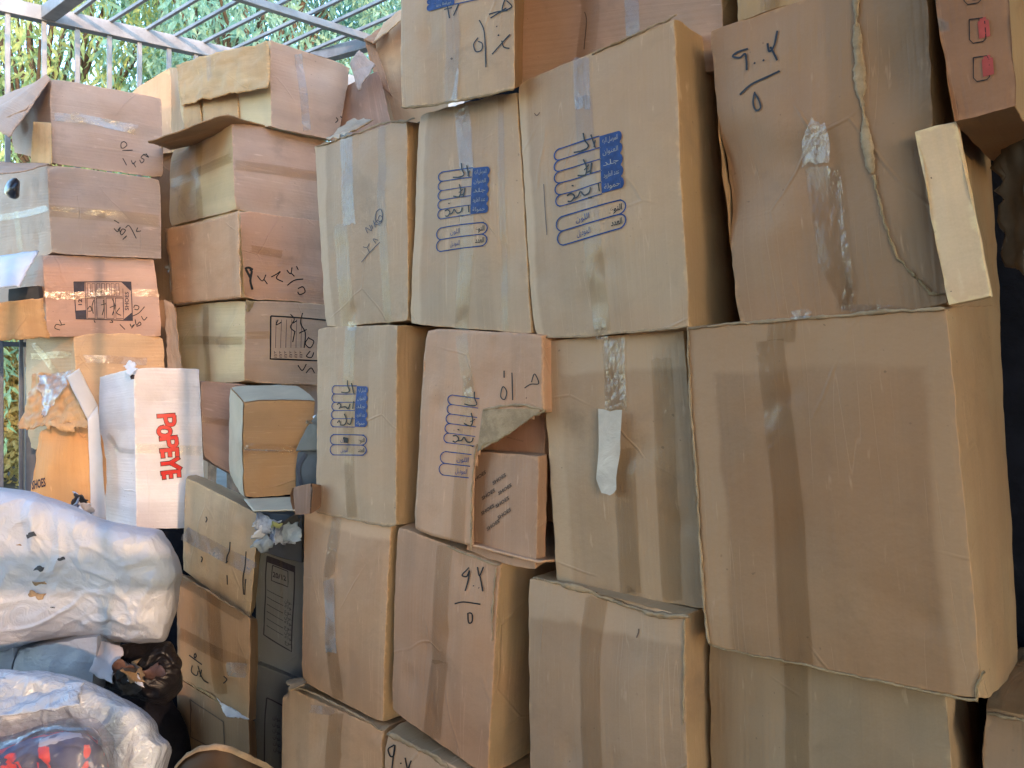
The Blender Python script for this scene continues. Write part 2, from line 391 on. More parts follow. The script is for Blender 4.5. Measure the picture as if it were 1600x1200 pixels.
class Ink:
    def __init__(s, box, face): s.box = box; s.f = face; s.v = []; s.p = []; s.m = []; s.mats = []; s.off = .0018
    def mi(s, m):
        if m not in s.mats: s.mats.append(m)
        return s.mats.index(m)
    def stroke(s, pts, w, mat='marker', off=0, smoothit=True):
        if smoothit and len(pts) > 2:
            P = []
            for i in range(len(pts) - 1):
                p0 = pts[max(0, i - 1)]; p1 = pts[i]; p2 = pts[i + 1]; p3 = pts[min(len(pts) - 1, i + 2)]
                for j in range(5):
                    t = j / 5
                    P.append(tuple(.5 * (2 * p1[k] + (p2[k] - p0[k]) * t + (2 * p0[k] - 5 * p1[k] + 4 * p2[k] - p3[k]) * t * t + (3 * p1[k] - p0[k] - 3 * p2[k] + p3[k]) * t ** 3) for k in (0, 1)))
            P.append(pts[-1])
        else:
            P = []
            for i in range(len(pts) - 1):
                (x0, y0), (x1, y1) = pts[i], pts[i + 1]; k = max(1, int(math.hypot(x1 - x0, y1 - y0) / 8))
                P += [(x0 + (x1 - x0) * j / k, y0 + (y1 - y0) * j / k) for j in range(k)]
            P.append(pts[-1])
        mi = s.mi(mat); b0 = len(s.v); n = len(P); ph = random.random() * 9
        for i, (x, y) in enumerate(P):
            a = P[max(0, i - 1)]; b = P[min(n - 1, i + 1)]; dx, dy = b[0] - a[0], b[1] - a[1]; L = math.hypot(dx, dy) or 1
            ww = w * (.5 + .12 * noise.noise(V(i * .5 + ph, 0, 0)))
            s.v.append(s.f.px(x - dy / L * ww, y + dx / L * ww, s.off + off)); s.v.append(s.f.px(x + dy / L * ww, y - dx / L * ww, s.off + off))
        for i in range(n - 1):
            a = b0 + 2 * i; s.p.append((a, a + 2, a + 3, a + 1)); s.m.append(mi)
        return s
    def quad(s, c, mat, n=4, m=4, off=0):
        mi = s.mi(mat); b0 = len(s.v)
        for j in range(m + 1):
            for i in range(n + 1):
                a, b = i / n, j / m
                x, y = [(c[0][k] * (1 - a) + c[1][k] * a) * (1 - b) + (c[3][k] * (1 - a) + c[2][k] * a) * b for k in (0, 1)]
                s.v.append(s.f.px(x, y, s.off + off))
        for j in range(m):
            for i in range(n):
                a = b0 + j * (n + 1) + i; s.p.append((a, a + n + 1, a + n + 2, a + 1)); s.m.append(mi)
        return s
    def text(s, body, o, ex, ey, mat, fit=None, off=0, bold=0.):
        """o = baseline start px, ex / ey = px vectors of one em right / up; fit = wanted width in em"""
        c = bpy.data.curves.new('lettering', 'FONT'); c.body = body; c.size = 1; c.resolution_u = 2; c.offset = bold
        ob = bpy.data.objects.new('lettering', c); me = bpy.data.meshes.new_from_object(ob)
        xs = [v.co.x for v in me.vertices]; wx = max(xs) - min(xs); k = (fit / wx) if fit else 1; x0 = min(xs)
        mi = s.mi(mat); b0 = len(s.v)
        for v in me.vertices:
            x = (v.co.x - x0) * k; y = v.co.y
            s.v.append(s.f.px(o[0] + ex[0] * x + ey[0] * y, o[1] + ex[1] * x + ey[1] * y, s.off + off))
        for p in me.polygons: s.p.append(tuple(b0 + i for i in p.vertices)); s.m.append(mi)
        bpy.data.objects.remove(ob); bpy.data.curves.remove(c); bpy.data.meshes.remove(me)
        return s
    def build(s, name):
        o = mesh_obj(name, s.v, s.p, [M[m] for m in s.mats], s.box.root, smooth_=False)
        o.data.polygons.foreach_set('material_index', s.m); return o

def resample(pts, n):
    L = [0]
    for i in range(len(pts)):
        a, b = pts[i], pts[(i + 1) % len(pts)]; L.append(L[-1] + math.hypot(b[0] - a[0], b[1] - a[1]))
    out = []; tot = L[-1]
    for k in range(n):
        d = tot * k / n; i = max(j for j in range(len(pts)) if L[j] <= d); t = (d - L[i]) / ((L[i + 1] - L[i]) or 1)
        a, b = pts[i], pts[(i + 1) % len(pts)]; out.append((a[0] + (b[0] - a[0]) * t, a[1] + (b[1] - a[1]) * t))
    return out
def blob(name, outline, d, tf, tb, mat, parent=None, wr=.02, freq=7, power=2.2, rings=26, n=120, tilt=0., center=None):
    """a stuffed bag with this outline at distance d, tf / tb thick to the front / back"""
    O = resample(outline, n)
    for _ in range(2): O = [tuple((O[i - 1][k] + 2 * O[i][k] + O[(i + 1) % n][k]) / 4 for k in (0, 1)) for i in range(n)]
    cx, cy = center or (sum(p[0] for p in O) / n, sum(p[1] for p in O) / n)
    sd = V(random.uniform(-9, 9), random.uniform(-9, 9), 0); vs, fs = [], []
    def P(r, i, sgn):
        x, y = cx + (O[i][0] - cx) * r, cy + (O[i][1] - cy) * r
        h = (1 - r ** power) ** (1 / power)
        p = up(x, y, d - (tf * h if sgn > 0 else -tb * h))
        q = p * freq + sd
        q2 = q + noise.noise_vector(q * .7) * .6
        rd = max(0, 1 - abs(noise.noise(q2)) * 4.5) * .7 + max(0, 1 - abs(noise.noise(q2 * 1.9 + V(4, 4, 4))) * 4.5) * .38 + max(0, 1 - abs(noise.noise(q2 * 4.1 + V(1, 7, 2))) * 4) * .16
        p += V(noise.noise(q + V(9, 0, 0)) * .5, -rd * .8 - noise.noise(q * .6) * 1.1 - noise.noise(q * 2.3) * .25, noise.noise(q + V(0, 9, 0)) * .5) * wr
        return p
    for sgn in (1, -1):
        vs.append(P(0, 0, sgn)); c0 = len(vs) - 1; R = rings if sgn > 0 else rings // 2
        for k in range(1, R + 1):
            r = math.sin(k / R * math.pi / 2)
            for i in range(n): vs.append(P(r, i, sgn))
            b = c0 + 1 + (k - 1) * n
            for i in range(n):
                j = (i + 1) % n
                f = (c0, b + i, b + j) if k == 1 else (b - n + i, b + i, b + j, b - n + j)
                fs.append(f[::-1] if sgn < 0 else f)
    o = mesh_obj(name, vs, fs, mat, parent)
    bm = bmesh.new(); bm.from_mesh(o.data); bmesh.ops.remove_doubles(bm, verts=bm.verts, dist=.0005); bm.to_mesh(o.data); bm.free()
    return o

def panel(name, c, mat, parent=None, thick=.004, rag=(0, 0, 0, 0), bend=0., n=18, m=18, wr=.004, label=None, freq=14):
    """flap of board: c = 4 corners (u, v, depth) TL TR BR BL; rag = raggedness in m of top, right, bottom, left edge"""
    C = [up(*x) for x in c]; N = (C[3] - C[0]).cross(C[1] - C[0]).normalized(); sd = V(random.uniform(-9, 9), 3, 1); vs, fs = [], []
    for j in range(m + 1):
        for i in range(n + 1):
            a, b = i / n, j / m
            X = ((C[1] - C[0]) * (1 - b) + (C[2] - C[3]) * b); Y = ((C[3] - C[0]) * (1 - a) + (C[2] - C[1]) * a)
            P = C[0] * (1 - a) * (1 - b) + C[1] * a * (1 - b) + C[2] * a * b + C[3] * (1 - a) * b
            k = noise.noise(P * 40 + sd) + .6 * noise.noise(P * 110 + sd)
            q = 3
            P = P + Y.normalized() * k * (rag[0] * (1 - b) ** q - rag[2] * b ** q) + X.normalized() * k * (rag[3] * (1 - a) ** q - rag[1] * a ** q)
            P = P + N * (bend * 4 * a * (1 - a) + wr * noise.noise(P * freq + sd) + wr * .5 * noise.noise(P * freq * 3 + sd))
            vs.append(P)
    for j in range(m):
        for i in range(n):
            a = j * (n + 1) + i; fs.append((a, a + n + 1, a + n + 2, a + 1))
    me_uv = [((f % (n + 1)) / n * .4, (f // (n + 1)) / m * .4) for p in fs for f in p]
    o = mesh_obj(name, vs, fs, mat, parent, label=label)
    uvl = o.data.uv_layers.new(name='UVMap'); uvl.data.foreach_set('uv', [x for p in me_uv for x in p])
    at = o.data.attributes.new('edge', 'FLOAT', 'POINT'); at.data.foreach_set('value', [min(i % (n + 1), n - i % (n + 1), i // (n + 1), m - i // (n + 1)) * .01 for i in range(len(vs))])
    so = o.modifiers.new('thick', 'SOLIDIFY'); so.thickness = thick; so.offset = 0
    return o
def lip(box, pts, w, mat='torn', name='torn_edge', d=.006, rag=5, out=.0):
    """ragged strip of torn board standing a little off the front face along a pixel polyline"""
    fc = box.front; vs, fs = [], []; P = []; w *= .5; d *= .7
    for i in range(len(pts) - 1):
        (x0, y0), (x1, y1) = pts[i], pts[i + 1]; k = max(1, int(math.hypot(x1 - x0, y1 - y0) / 2.5))
        P += [(x0 + (x1 - x0) * j / k, y0 + (y1 - y0) * j / k) for j in range(k)]
    P.append(pts[-1]); sd = random.uniform(0, 99); m = 5
    for i, (x, y) in enumerate(P):
        a = P[max(0, i - 1)]; b = P[min(len(P) - 1, i + 1)]; dx, dy = b[0] - a[0], b[1] - a[1]; L = math.hypot(dx, dy) or 1
        e = min(i, len(P) - 1 - i) / 6.
        ww = w * min(1, .2 + e) * max(.12, .75 + 1.1 * noise.noise(V(i * .055, sd, 4)))
        r0 = (noise.noise(V(i * .22, sd, 0)) + .7 * noise.noise(V(i * .8, sd, 0))) * rag * .55; r1 = (noise.noise(V(i * .22, sd, 7)) + .7 * noise.noise(V(i * .8, sd, 7))) * rag * .55
        for k in range(m):
            t = k / (m - 1); off = (-.5 * ww + r0) * (1 - t) + (.5 * ww + r1) * t
            vs.append(fc.px(x - dy / L * off, y + dx / L * off, .0012 + out + max(0, d * .6 * math.sin(t * 3.1) * (.4 + 1.1 * noise.noise(V(i * .16, sd, k * .5))))))
    for i in range(len(P) - 1):
        for k in range(m - 1): a = i * m + k; fs.append((a, a + 1, a + m + 1, a + m))
    o = mesh_obj(name, vs, fs, M[mat] if isinstance(mat, str) else mat, box.root)
    so = o.modifiers.new('thick', 'SOLIDIFY'); so.thickness = .0018; so.offset = 1
    return o
def bar(name, p, q, w, h, mat, parent, bev=.003):
    p, q = Vector(p), Vector(q); D = (q - p).normalized(); X = D.cross(V(0, 0, 1)); X = X.normalized() if X.length > .01 else V(.81, .58, 0); Y = X.cross(D).normalized()
    vs = [e + X * a * w / 2 + Y * b * h / 2 for e in (p, q) for a, b in ((-1, -1), (1, -1), (1, 1), (-1, 1))]
    o = mesh_obj(name, vs, [(0, 3, 2, 1), (4, 5, 6, 7), (0, 1, 5, 4), (1, 2, 6, 5), (2, 3, 7, 6), (3, 0, 4, 7)], mat, parent, smooth_=False)
    bv = o.modifiers.new('b', 'BEVEL'); bv.width = bev; bv.segments = 2
    return o
def slab(name, pts, z0, z1, mat, parent=None):
    n = len(pts); vs = [V(x, y, z0) for x, y in pts] + [V(x, y, z1) for x, y in pts]
    return mesh_obj(name, vs, [tuple(range(n))[::-1], tuple(range(n, 2 * n))] + [(i, (i + 1) % n, n + (i + 1) % n, n + i) for i in range(n)], mat, parent, smooth_=False)
def line_d(u, o=0.): # depth of the big wall of cartons at pixel column u, o = metres towards the camera
    k = (u - 800) / F; return (1.852 - o * 1.42) / (1 + 1.0075 * k)

# ================================================================ THE SETTING
g = slab('ground', [(-90, -60), (90, -60), (90, 140), (-90, 140)], -.3, 0, simple('dusty_asphalt', (.13, .12, .11), .9, .2, 1.5, .3, .01, 25)); g['kind'] = 'structure'
wl = lambda x, o: (x - .7044 * -o, 1.852 - 1.0075 * x + .7098 * o)      # point on the line of the big wall of cartons, o metres behind it
bw = slab('back_blocker', [wl(-.8, .85), wl(2.6, .85), wl(2.6, 1.0), wl(-.8, 1.0)], 0, 3.62, M['concrete'])  # unseen wall added to block the sky behind the stack
tag(bw, 'grey concrete wall added to block the sky behind the tall wall of big cartons', 'wall')
nw = slab('end_blocker', [(2.75, -4.2), (7.5, -4.2), (7.5, -4.0), (2.75, -4.0)], 0, 5.2, simple('ochre_blocker', (.55, .36, .18), .9, .2, 3, .2, .003, 40))  # unseen wall added to keep sun off the cartons, ochre for warm bounce
tag(nw, 'tall ochre plastered wall added out of view to keep sun off the big cartons', 'wall')
cb_ = slab('tall_blocker', [(-1.2, -.95), (-.5, -.95), (-.5, -.15), (-1.2, -.15)], 0, 3.0, M['sheet'])  # plain block added out of view, darkens the right-hand cartons
tag(cb_, 'tall dull metal cabinet added out of view to darken the right cartons', 'blocker')
n2_ = slab('end_blocker', [(-2.5, -1.45), (-.4, -1.45), (-.4, -1.3), (-2.5, -1.3)], 0, 3.56, M['concrete'])  # added out of view, cuts light reaching the right-hand fronts
tag(n2_, 'grey concrete end wall added out of view to darken the right cartons', 'wall')
lo_ = slab('low_blocker', [(-1.45, -1.1), (-1.3, -1.1), (-1.3, 1.3), (-1.45, 1.3)], 0, 1.3, M['concrete'])  # unseen, put in to dim the lower rows
tag(lo_, 'low concrete wall added out of view to darken the lower cartons', 'wall')
rf = slab('roof_blocker', [wl(.45, 1.0), wl(3.2, 1.0), wl(3.2, -3.6), wl(.3, -2.0), wl(.0, -1.7)], 3.56, 3.59, M['sheet'])  # off-frame sheet, outline shaped to dim the right side
tag(rf, 'dull metal roof sheet shaped out of view to darken the right half', 'roof')

lw_ = slab('side_blocker', [(-2.5, -1.15), (-2.35, -1.15), (-2.35, .9), (-2.5, .9)], 0, 3.56, M['concrete'])  # added off frame, holds back sky light from the left
tag(lw_, 'grey concrete side wall added out of view to block sky light from the left', 'wall')
r2 = slab('roof_blocker', [(-2.5, -1.3), (1.9, -1.3), (1.9, .6), (-2.5, .6)], 3.60, 3.63, M['sheet'])  # added overhead off frame, holds back sky light above the camera
tag(r2, 'dull metal roof sheet added overhead out of view to block the sky', 'roof')
ZR = 3.45
def rp(u, v, z=ZR):
    d = (z - CZ) * F / (600 - v); return V((u - 800) / F * d, d, z)
cage = root('cage_roof', rp(350, 85), 'open roof of grey steel bars and beams above the left stacks', 'cage roof')
b0, b1 = rp(-60, -5), rp(372, 90); e1 = (b1 - b0).normalized()
bar('beam', b0 - e1 * .6, b1 + e1 * 1.4, .05, .07, M['steel'], cage)
c0, c1 = rp(387, 0), rp(569, 58); e1b = (c1 - c0).normalized()
bar('beam', c0 - e1b * 2.2, c1 + e1b * .5, .034, .034, M['steel'], cage)
k0, k1 = rp(75, 22), rp(112, -6)
bar('beam', k0, k0 + (k1 - k0).normalized() * 2.4, .06, .06, M['steel'], cage)
for (a, b) in (((118, 20), (145, 0)), ((165, 38), (225, 0)), ((218, 53), (305, 0)), ((262, 63), (370, 2)), ((303, 74), (425, 12)), ((350, 84), (472, 27)), ((392, 95), (597, 0)), ((470, 86), (626, 19)), ((500, 92), (640, 36))):
    p, q = rp(*a, z=ZR + .035), rp(*b, z=ZR + .035); D = (q - p).normalized()
    bar('bar', p - D * .02, p + D * 3.6, .016, .016, M['steel'], cage, .002)
pz = rp(490, 92, 3.45); qz = rp(600, 62, 3.45)
bar('beam', pz, qz, .05, .06, M['steel'], cage)
# far fence under the roof beam
fen = root('barred_fence', V(b0.x, b0.y, 0), 'tall fence of upright grey steel bars behind the left stacks', 'fence')
def on_fence(u):
    n = V(e1.y, -e1.x, 0); Dr = V((u - 800) / F, 1, 0); t = V(b0.x, b0.y, 0).dot(n) / Dr.dot(n); return V(Dr.x * t, Dr.y * t, 0)
for u in (-40, 12, 69, 121, 171, 218, 264, 306, 345):
    p = on_fence(u); bar('upright', V(p.x, p.y, 2.0), V(p.x, p.y, ZR - .03), .022, .022, M['steel'], fen, .003)
for u in (-22, 2, 33, 75, 110):
    p = on_fence(u); bar('upright', V(p.x, p.y, 0.02), V(p.x, p.y, 1.96), .018, .018, M['steel_dark'], fen, .003)
p = on_fence(47); bar('post', V(p.x, p.y, 0), V(p.x, p.y, 1.78), .04, .04, M['steel_dark'], fen)
p, q = on_fence(-80), on_fence(190)
bar('rail', V(p.x, p.y, 1.885), V(q.x, q.y, 1.885), .014, .022, M['steel_dark'], fen)
bar('rail', V(p.x, p.y, 2.0), V(on_fence(360).x, on_fence(360).y, 2.0), .03, .03, M['steel_dark'], fen)
# fence behind the photographer (its bars shade the low sun)
fn = root('barred_gate', V(.4, -1.1, 0), 'barred steel gate behind the photographer', 'gate')
x = -.35
while x < 1.2:
    bar('upright', V(x, -1.1, .1), V(x, -1.1, 3.45), .03, .03, M['steel'], fn); x += .34
bar('rail', V(-.4, -1.1, 3.47), V(1.2, -1.1, 3.47), .07, .07, M['steel'], fn)
bar('rail', V(-.4, -1.1, 1.9), V(1.2, -1.1, 1.9), .05, .1, M['steel'], fn)

# ---------------------------------------------------------------- trees outside
def leaf_mat(name, c1, c2):
    m, nt, out = mat_new(name)
    tc = nd(nt, "ShaderNodeTexCoord").outputs['Object']
    n = noise_n(nt, tc, 1.6, 3); n2 = noise_n(nt, tc, 17, 2)
    c = mixc(nt, smooth(nt, n, .38, .62), c1, c2); c = mixc(nt, math_n(nt, 'MULTIPLY', smooth(nt, n2, .4, .65), .5), c, tuple(x * .45 for x in c1))
    df = nd(nt, "ShaderNodeBsdfPrincipled"); nt.links.new(c, df.inputs['Base Color']); df.inputs['Roughness'].default_value = .45
    tr = nd(nt, "ShaderNodeBsdfTranslucent"); nt.links.new(c, tr.inputs[0])
    mx = nd(nt, "ShaderNodeMixShader"); mx.inputs[0].default_value = .5
    nt.links.new(df.outputs[0], mx.inputs[1]); nt.links.new(tr.outputs[0], mx.inputs[2]); nt.links.new(mx.outputs[0], out.inputs[0])
    return m
bark = simple('bark', (.16, .11, .08), .9, .2, 6, .4, .02, 20)
def tree(name, label, x, y, h, r, z0, nleaf, lm, droop=1., L=.17, seed=1, group='trees beyond the cage'):
    rnd = random.Random(seed); t = root(name, V(x, y, 0), label, 'tree', group)
    vs, fs = [], []
    def limb(a, b, ra, rb, k=7, seg=5):
        a, b = Vector(a), Vector(b); base = len(vs); D = (b - a).normalized(); X = D.orthogonal().normalized(); Y = D.cross(X)
        for i in range(seg + 1):
            c = a.lerp(b, i / seg) + V(rnd.uniform(-1, 1), rnd.uniform(-1, 1), 0) * .05 * (i > 0); rr = ra + (rb - ra) * i / seg
            for j in range(k): vs.append(c + (X * math.cos(j * 6.283 / k) + Y * math.sin(j * 6.283 / k)) * rr)
        for i in range(seg):
            for j in range(k): q = base + i * k + j; w = base + i * k + (j + 1) % k; fs.append((q, w, w + k, q + k))
    limb((x, y, 0), (x, y, z0 + .8), .2, .13)
    tips = []
    for i in range(26):
        a = rnd.uniform(0, 6.283); zz = rnd.uniform(z0, h); rr = r * math.sqrt(rnd.random()) * (1 - .4 * (zz - z0) / (h - z0))
        tip = V(x + math.cos(a) * rr, y + math.sin(a) * rr, zz); limb((x, y, min(z0 + .8, zz)), tip, .05, .012, 5, 4); tips.append(tip)
    mesh_obj('trunk', vs, fs, bark, t)
    lv, lf = [], []
    for q in range(nleaf // 26):
        tip = rnd.choice(tips); s0 = tip + V(rnd.gauss(0, .42), rnd.gauss(0, .42), rnd.gauss(0, .35)); sway = rnd.uniform(-.25, .25); sl = rnd.uniform(.6, 1.3)
        for i in range(26):   # a hanging spray of narrow leaves
            f_ = i / 26; c = s0 + V(sway * f_ * .5 + rnd.gauss(0, .05), rnd.gauss(0, .05), -sl * f_ * droop)
            dr = V(rnd.gauss(0, .5), rnd.gauss(0, .5), -rnd.uniform(.4, 1.2) * droop + rnd.gauss(0, .25)).normalized(); l = L * rnd.uniform(.6, 1.3)
            sd = dr.cross(V(rnd.gauss(0, 1), rnd.gauss(0, 1), rnd.gauss(0, 1))).normalized() * l * .11
            b = len(lv); bend_ = sd.cross(dr).normalized() * l * .12
            lv += [c, c + dr * l * .45 + sd + bend_, c + dr * l, c + dr * l * .45 - sd + bend_]; lf.append((b, b + 1, b + 2, b + 3))
    mesh_obj('crown', lv, lf, lm, t, smooth_=False)
teal = leaf_mat('teal_leaves', (.40, .58, .42), (.24, .50, .42)); yel = leaf_mat('yellow_green_leaves', (.60, .64, .25), (.38, .54, .26)); mid_ = leaf_mat('green_leaves', (.38, .54, .26), (.3, .52, .38))
tree('drooping_tree', 'drooping yellow-green tree seen above the leftmost stack', -5.6, 9.2, 7.6, 2.0, 3.2, 11000, yel, seed=3)
tree('drooping_tree', 'dense drooping tree with teal leaves behind the roof bars', -3.1, 9.0, 8.6, 1.9, 3.6, 16000, teal, seed=4)
tree('drooping_tree', 'mid-green drooping tree farther back behind the teal one', -4.6, 11.5, 9.6, 2.6, 3.6, 12000, mid_, seed=5, L=.22)
tree('drooping_tree', 'sparse teal tree seen past the right end of the roof bars', -1.5, 11.0, 7.9, 1.5, 3.8, 9000, teal, seed=6, L=.22)
tree('drooping_tree', 'thin pale tree at the far left edge against white sky', -8.2, 11.5, 7.0, 1.6, 2.4, 9000, mid_, seed=8, L=.22)
dry = leaf_mat('dry_leaves', (.62, .46, .17), (.45, .38, .15))
def bush(name, label, x, y, h, r, n, lm, seed):
    rnd = random.Random(seed); t = root(name, V(x, y, 0), label, 'bush'); lv, lf = [], []
    for i in range(n):
        a = rnd.uniform(0, 6.283); z = h * rnd.random() ** .8; rr = r * math.sqrt(rnd.random()) * (1 - .5 * z / h); c = V(x + math.cos(a) * rr, y + math.sin(a) * rr, z)
        d_ = V(rnd.gauss(0, .6), rnd.gauss(0, .6), rnd.uniform(-.2, 1.2)).normalized(); l = rnd.uniform(.06, .2); sd = d_.cross(V(rnd.gauss(0, 1), rnd.gauss(0, 1), .3)).normalized() * l * .22
        b = len(lv); lv += [c, c + d_ * l * .5 + sd, c + d_ * l, c + d_ * l * .5 - sd]; lf.append((b, b + 1, b + 2, b + 3))
    mesh_obj('foliage', lv, lf, lm, t, smooth_=False)
    sv, sf = [], []
    for i in range(14):
        a = rnd.uniform(0, 6.283); rr = r * .6 * rnd.random(); p = V(x, y, 0); q = V(x + math.cos(a) * rr, y + math.sin(a) * rr, h * rnd.uniform(.5, 1)); w = .02; b = len(sv)
        sv += [p + V(-w, 0, 0), p + V(w, 0, 0), p + V(0, w, 0), q]; sf += [(b, b + 1, b + 3), (b + 1, b + 2, b + 3), (b + 2, b, b + 3)]
    mesh_obj('stem', sv, sf, bark, t)
bush('dry_bush', 'dry yellow bush seen through the bars at the left edge', -8.9, 13.5, 2.5, 1.5, 14000, dry, 1)
bush('dry_bush', 'low rust-tinged bush farther back behind the yellow one', -10.5, 16.5, 3.2, 1.6, 12000, leaf_mat('rusty_leaves', (.40, .24, .11), (.30, .26, .10)), 2)

# ================================================================ THE BIG WALL OF CARTONS
BK = (.66, .75)
def wallbox(name, q, label, o=(0, 0), **k):
    k.setdefault('b', BK); k.setdefault('cell', .014); k.setdefault('amp', .0038); k.setdefault('crush', .005); k.setdefault('sidec', (.37, .232, .122)); k.setdefault('group', 'big cartons stacked in the wall on the right' if name == 'carton' else None); k.setdefault('D', .42)  # default side colour carries the orange glow of the side faces
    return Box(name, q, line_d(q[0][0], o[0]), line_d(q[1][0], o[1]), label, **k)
def form(bx, tl, tr, bl, hand, face=None, rows=('\uFEEA\uFEF4\uFEDF\uFE8D \uFEDE\uFEB3\uFEAE\uFEE4\uFEDF\uFE8D', '\uFEE5\uFE8D\uFEEE\uFEE8\uFECC\uFEDF\uFE8D', '\uFEAA\uFEE0\uFE9F', '\uFEA9\uFEED\uFEAE\uFEC4\uFEDF\uFE8D \uFEA9\uFEAA\uFECB', '\uFE94\uFEDF\uFEEE\uFEE4\uFEA3'), split=.68, flip=False, lw=2., parts=(0, 1), xmax=1.0, nrow=5):
    """the printed blue address form: five rows with a filled tab at the right, and a two-row box below it"""
    X = (tr[0] - tl[0], tr[1] - tl[1]); Y = (bl[0] - tl[0], bl[1] - tl[1])
    P = lambda x, y: (tl[0] + X[0] * x + Y[0] * y, tl[1] + X[1] * x + Y[1] * y)
    A = bx.ink(face); hx = math.hypot(*X); hy = math.hypot(*Y); ar = hy / hx
    def cap(y0, y1, x0, x1, side):   # rounded end
        r = (y1 - y0) / 2; c = (y0 + y1) / 2; rx = r * ar
        if side == 'L': return [P(x0 + rx - rx * math.sin(a), c - r * math.cos(a)) for a in [i * math.pi / 8 for i in range(9)]]
        return [P(x1 - rx + rx * math.sin(a), c - r * math.cos(a)) for a in [i * math.pi / 8 for i in range(9)]]
    h = .118
    if 0 in parts:
        for i in range(nrow):
            y0 = i * h; y1 = y0 + h
            A.stroke(cap(y0, y1, 0, 1, 'L'), lw, 'blue_ink', smoothit=False)
            if i < 1: A.stroke([P(.06, y0), P(min(split, xmax), y0)], lw, 'blue_ink', off=.0001)
            A.stroke([P(.05, y1), P(min(split, xmax), y1)], lw * .8, 'blue_ink', off=.0002)
            if xmax < 1: continue
            r = h / 2 * .96; c = (y0 + y1) / 2; n = 6; prev = None
            A.quad([P(split, y0 + h * .03), P(1 - r * ar * .7, y0 + h * .03), P(1 - r * ar * .7, y1 - h * .03), P(split, y1 - h * .03)], 'blue_ink', 4, 2, off=.0003)
            for k in range(n):
                a0, a1 = k / n * math.pi / 2, (k + 1) / n * math.pi / 2
                xa, xb = 1 - r * ar * .7 + r * ar * .7 * math.sin(a0), 1 - r * ar * .7 + r * ar * .7 * math.sin(a1)
                ca, cb = r * math.cos(a0), r * math.cos(a1)
                A.quad([P(xa, c - ca), P(xb, c - cb), P(xb, c + cb), P(xa, c + ca)], 'blue_ink', 1, 1, off=.0003)
            if i < 4: A.quad([P(split + .01, y1 - h * .05), P(.97, y1 - h * .05), P(.97, y1 + h * .05), P(split + .01, y1 + h * .05)], 'blue_ink', 3, 1, off=.00035)
            wtxt = .22
            A.text(rows[i], P(split + .04, y1 - h * .30), (X[0], X[1]), (-Y[0] * h * .62, -Y[1] * h * .62), 'pale_ink', fit=wtxt, off=.0006)
    if 1 in parts:
        for i in range(2):
            y0 = .70 + i * .145; y1 = y0 + .145
            A.stroke(cap(y0, y1, -.02, 1, 'L'), lw, 'blue_ink', smoothit=False)
            if xmax >= 1: A.stroke(cap(y0, y1, 0, .99, 'R'), lw, 'blue_ink', smoothit=False)
            if i == 0: A.stroke([P(.06, y0), P(min(.93, xmax), y0)], lw, 'blue_ink', off=.0001)
            A.stroke([P(.05, y1), P(min(.93, xmax), y1)], lw, 'blue_ink', off=.0002)
            if xmax >= 1: A.text(('\uFEC9\uFEEE\uFEE8\uFEDF\uFE8D', '\uFEA9\uFEAA\uFECC\uFEDF\uFE8D')[i], P(.78, y1 - .045), X, (-Y[0] * .085, -Y[1] * .085), 'marker', fit=.16, off=.0004, bold=.02)
            A.text(('\uFEE5\uFEEE\uFEE0\uFEDF\uFE8D', '\uFEDE\uFEF3\uFEA9\uFEEE\uFEE4\uFEDF\uFE8D')[i], P(.28, y1 - .045), X, (-Y[0] * .085, -Y[1] * .085), 'blue_ink', fit=.20, off=.0004)
    A.build('printed_form')
    if hand:
        B = bx.ink(face); B.off = .0026
        for s_ in hand:
            B.stroke([P(*p) for p in s_[1]], s_[0] * lw, s_[2] if len(s_) > 2 else 'marker')
        B.build('handwriting')
HAND = [(1.1, [(.30, .09), (.45, .10), (.52, .07), (.47, .0), (.45, -.08)]), (1.1, [(.40, .10), (.50, .09)]), (1.1, [(.56, -.04), (.60, .06), (.62, .11)]), (1., [(.62, .03), (.60, .1)]),
        (1.2, [(.33, .33), (.45, .35), (.48, .28), (.44, .19)]), (1.1, [(.48, .33), (.54, .32), (.56, .25), (.53, .36)]), (.8, [(.44, .30), (.52, .26)]),
        (1.2, [(.16, .50), (.22, .49), (.27, .53), (.22, .57), (.17, .56)]), (1.2, [(.26, .55), (.32, .54), (.36, .50), (.42, .55), (.50, .54), (.52, .49)]), (1., [(.64, .47), (.65, .56)]), (1.1, [(.23, .41), (.26, .42)]), (1., [(.48, .59), (.54, .60)])]

# ---- row B
B1 = wallbox('carton', [(492, 228), (637, 184), (637, 503), (508, 512)], 'tall greenish-tan carton with pen scrawl and torn top flap, left end of upper row', (0, 0), col=GREYK, pale=(.05, 0, 0, 0), bulge=.014)
B1.tape([(541, 206), (552, 352)], 19, 'tape_clear'); B1.tape([(537, 352), (546, 512)], 22, 'tape_brown'); B1.tape([(598, 196), (601, 330), (607, 507)], 12, 'tape_brown', off=.0012)
A = B1.ink()
for st in ([(580, 366), (577, 357), (586, 362), (583, 353)], [(588, 359), (586, 353)], [(592, 357), (589, 346)], [(596, 345), (591, 351), (599, 353)], [(598, 349), (603, 343), (599, 338), (596, 346), (602, 348)],
           [(572, 387), (578, 388), (582, 382)], [(579, 389), (582, 396)], [(592, 382), (588, 375), (596, 377)], [(569, 411), (582, 396), (598, 380)], [(586, 391), (587, 392)]): A.stroke(st, 1.2, 'ballpen')
A.stroke([(594, 332), (600, 328), (603, 338), (601, 349), (596, 350), (592, 343), (594, 332)], 1.3, 'ballpen'); A.build('handwriting')
panel('torn_flap', [(510, 219, 2.72), (552, 187, 2.9), (584, 189, 2.5), (545, 207, 2.42)], B1.mat, B1.root, rag=(.01, .008, 0, .004), wr=.012)
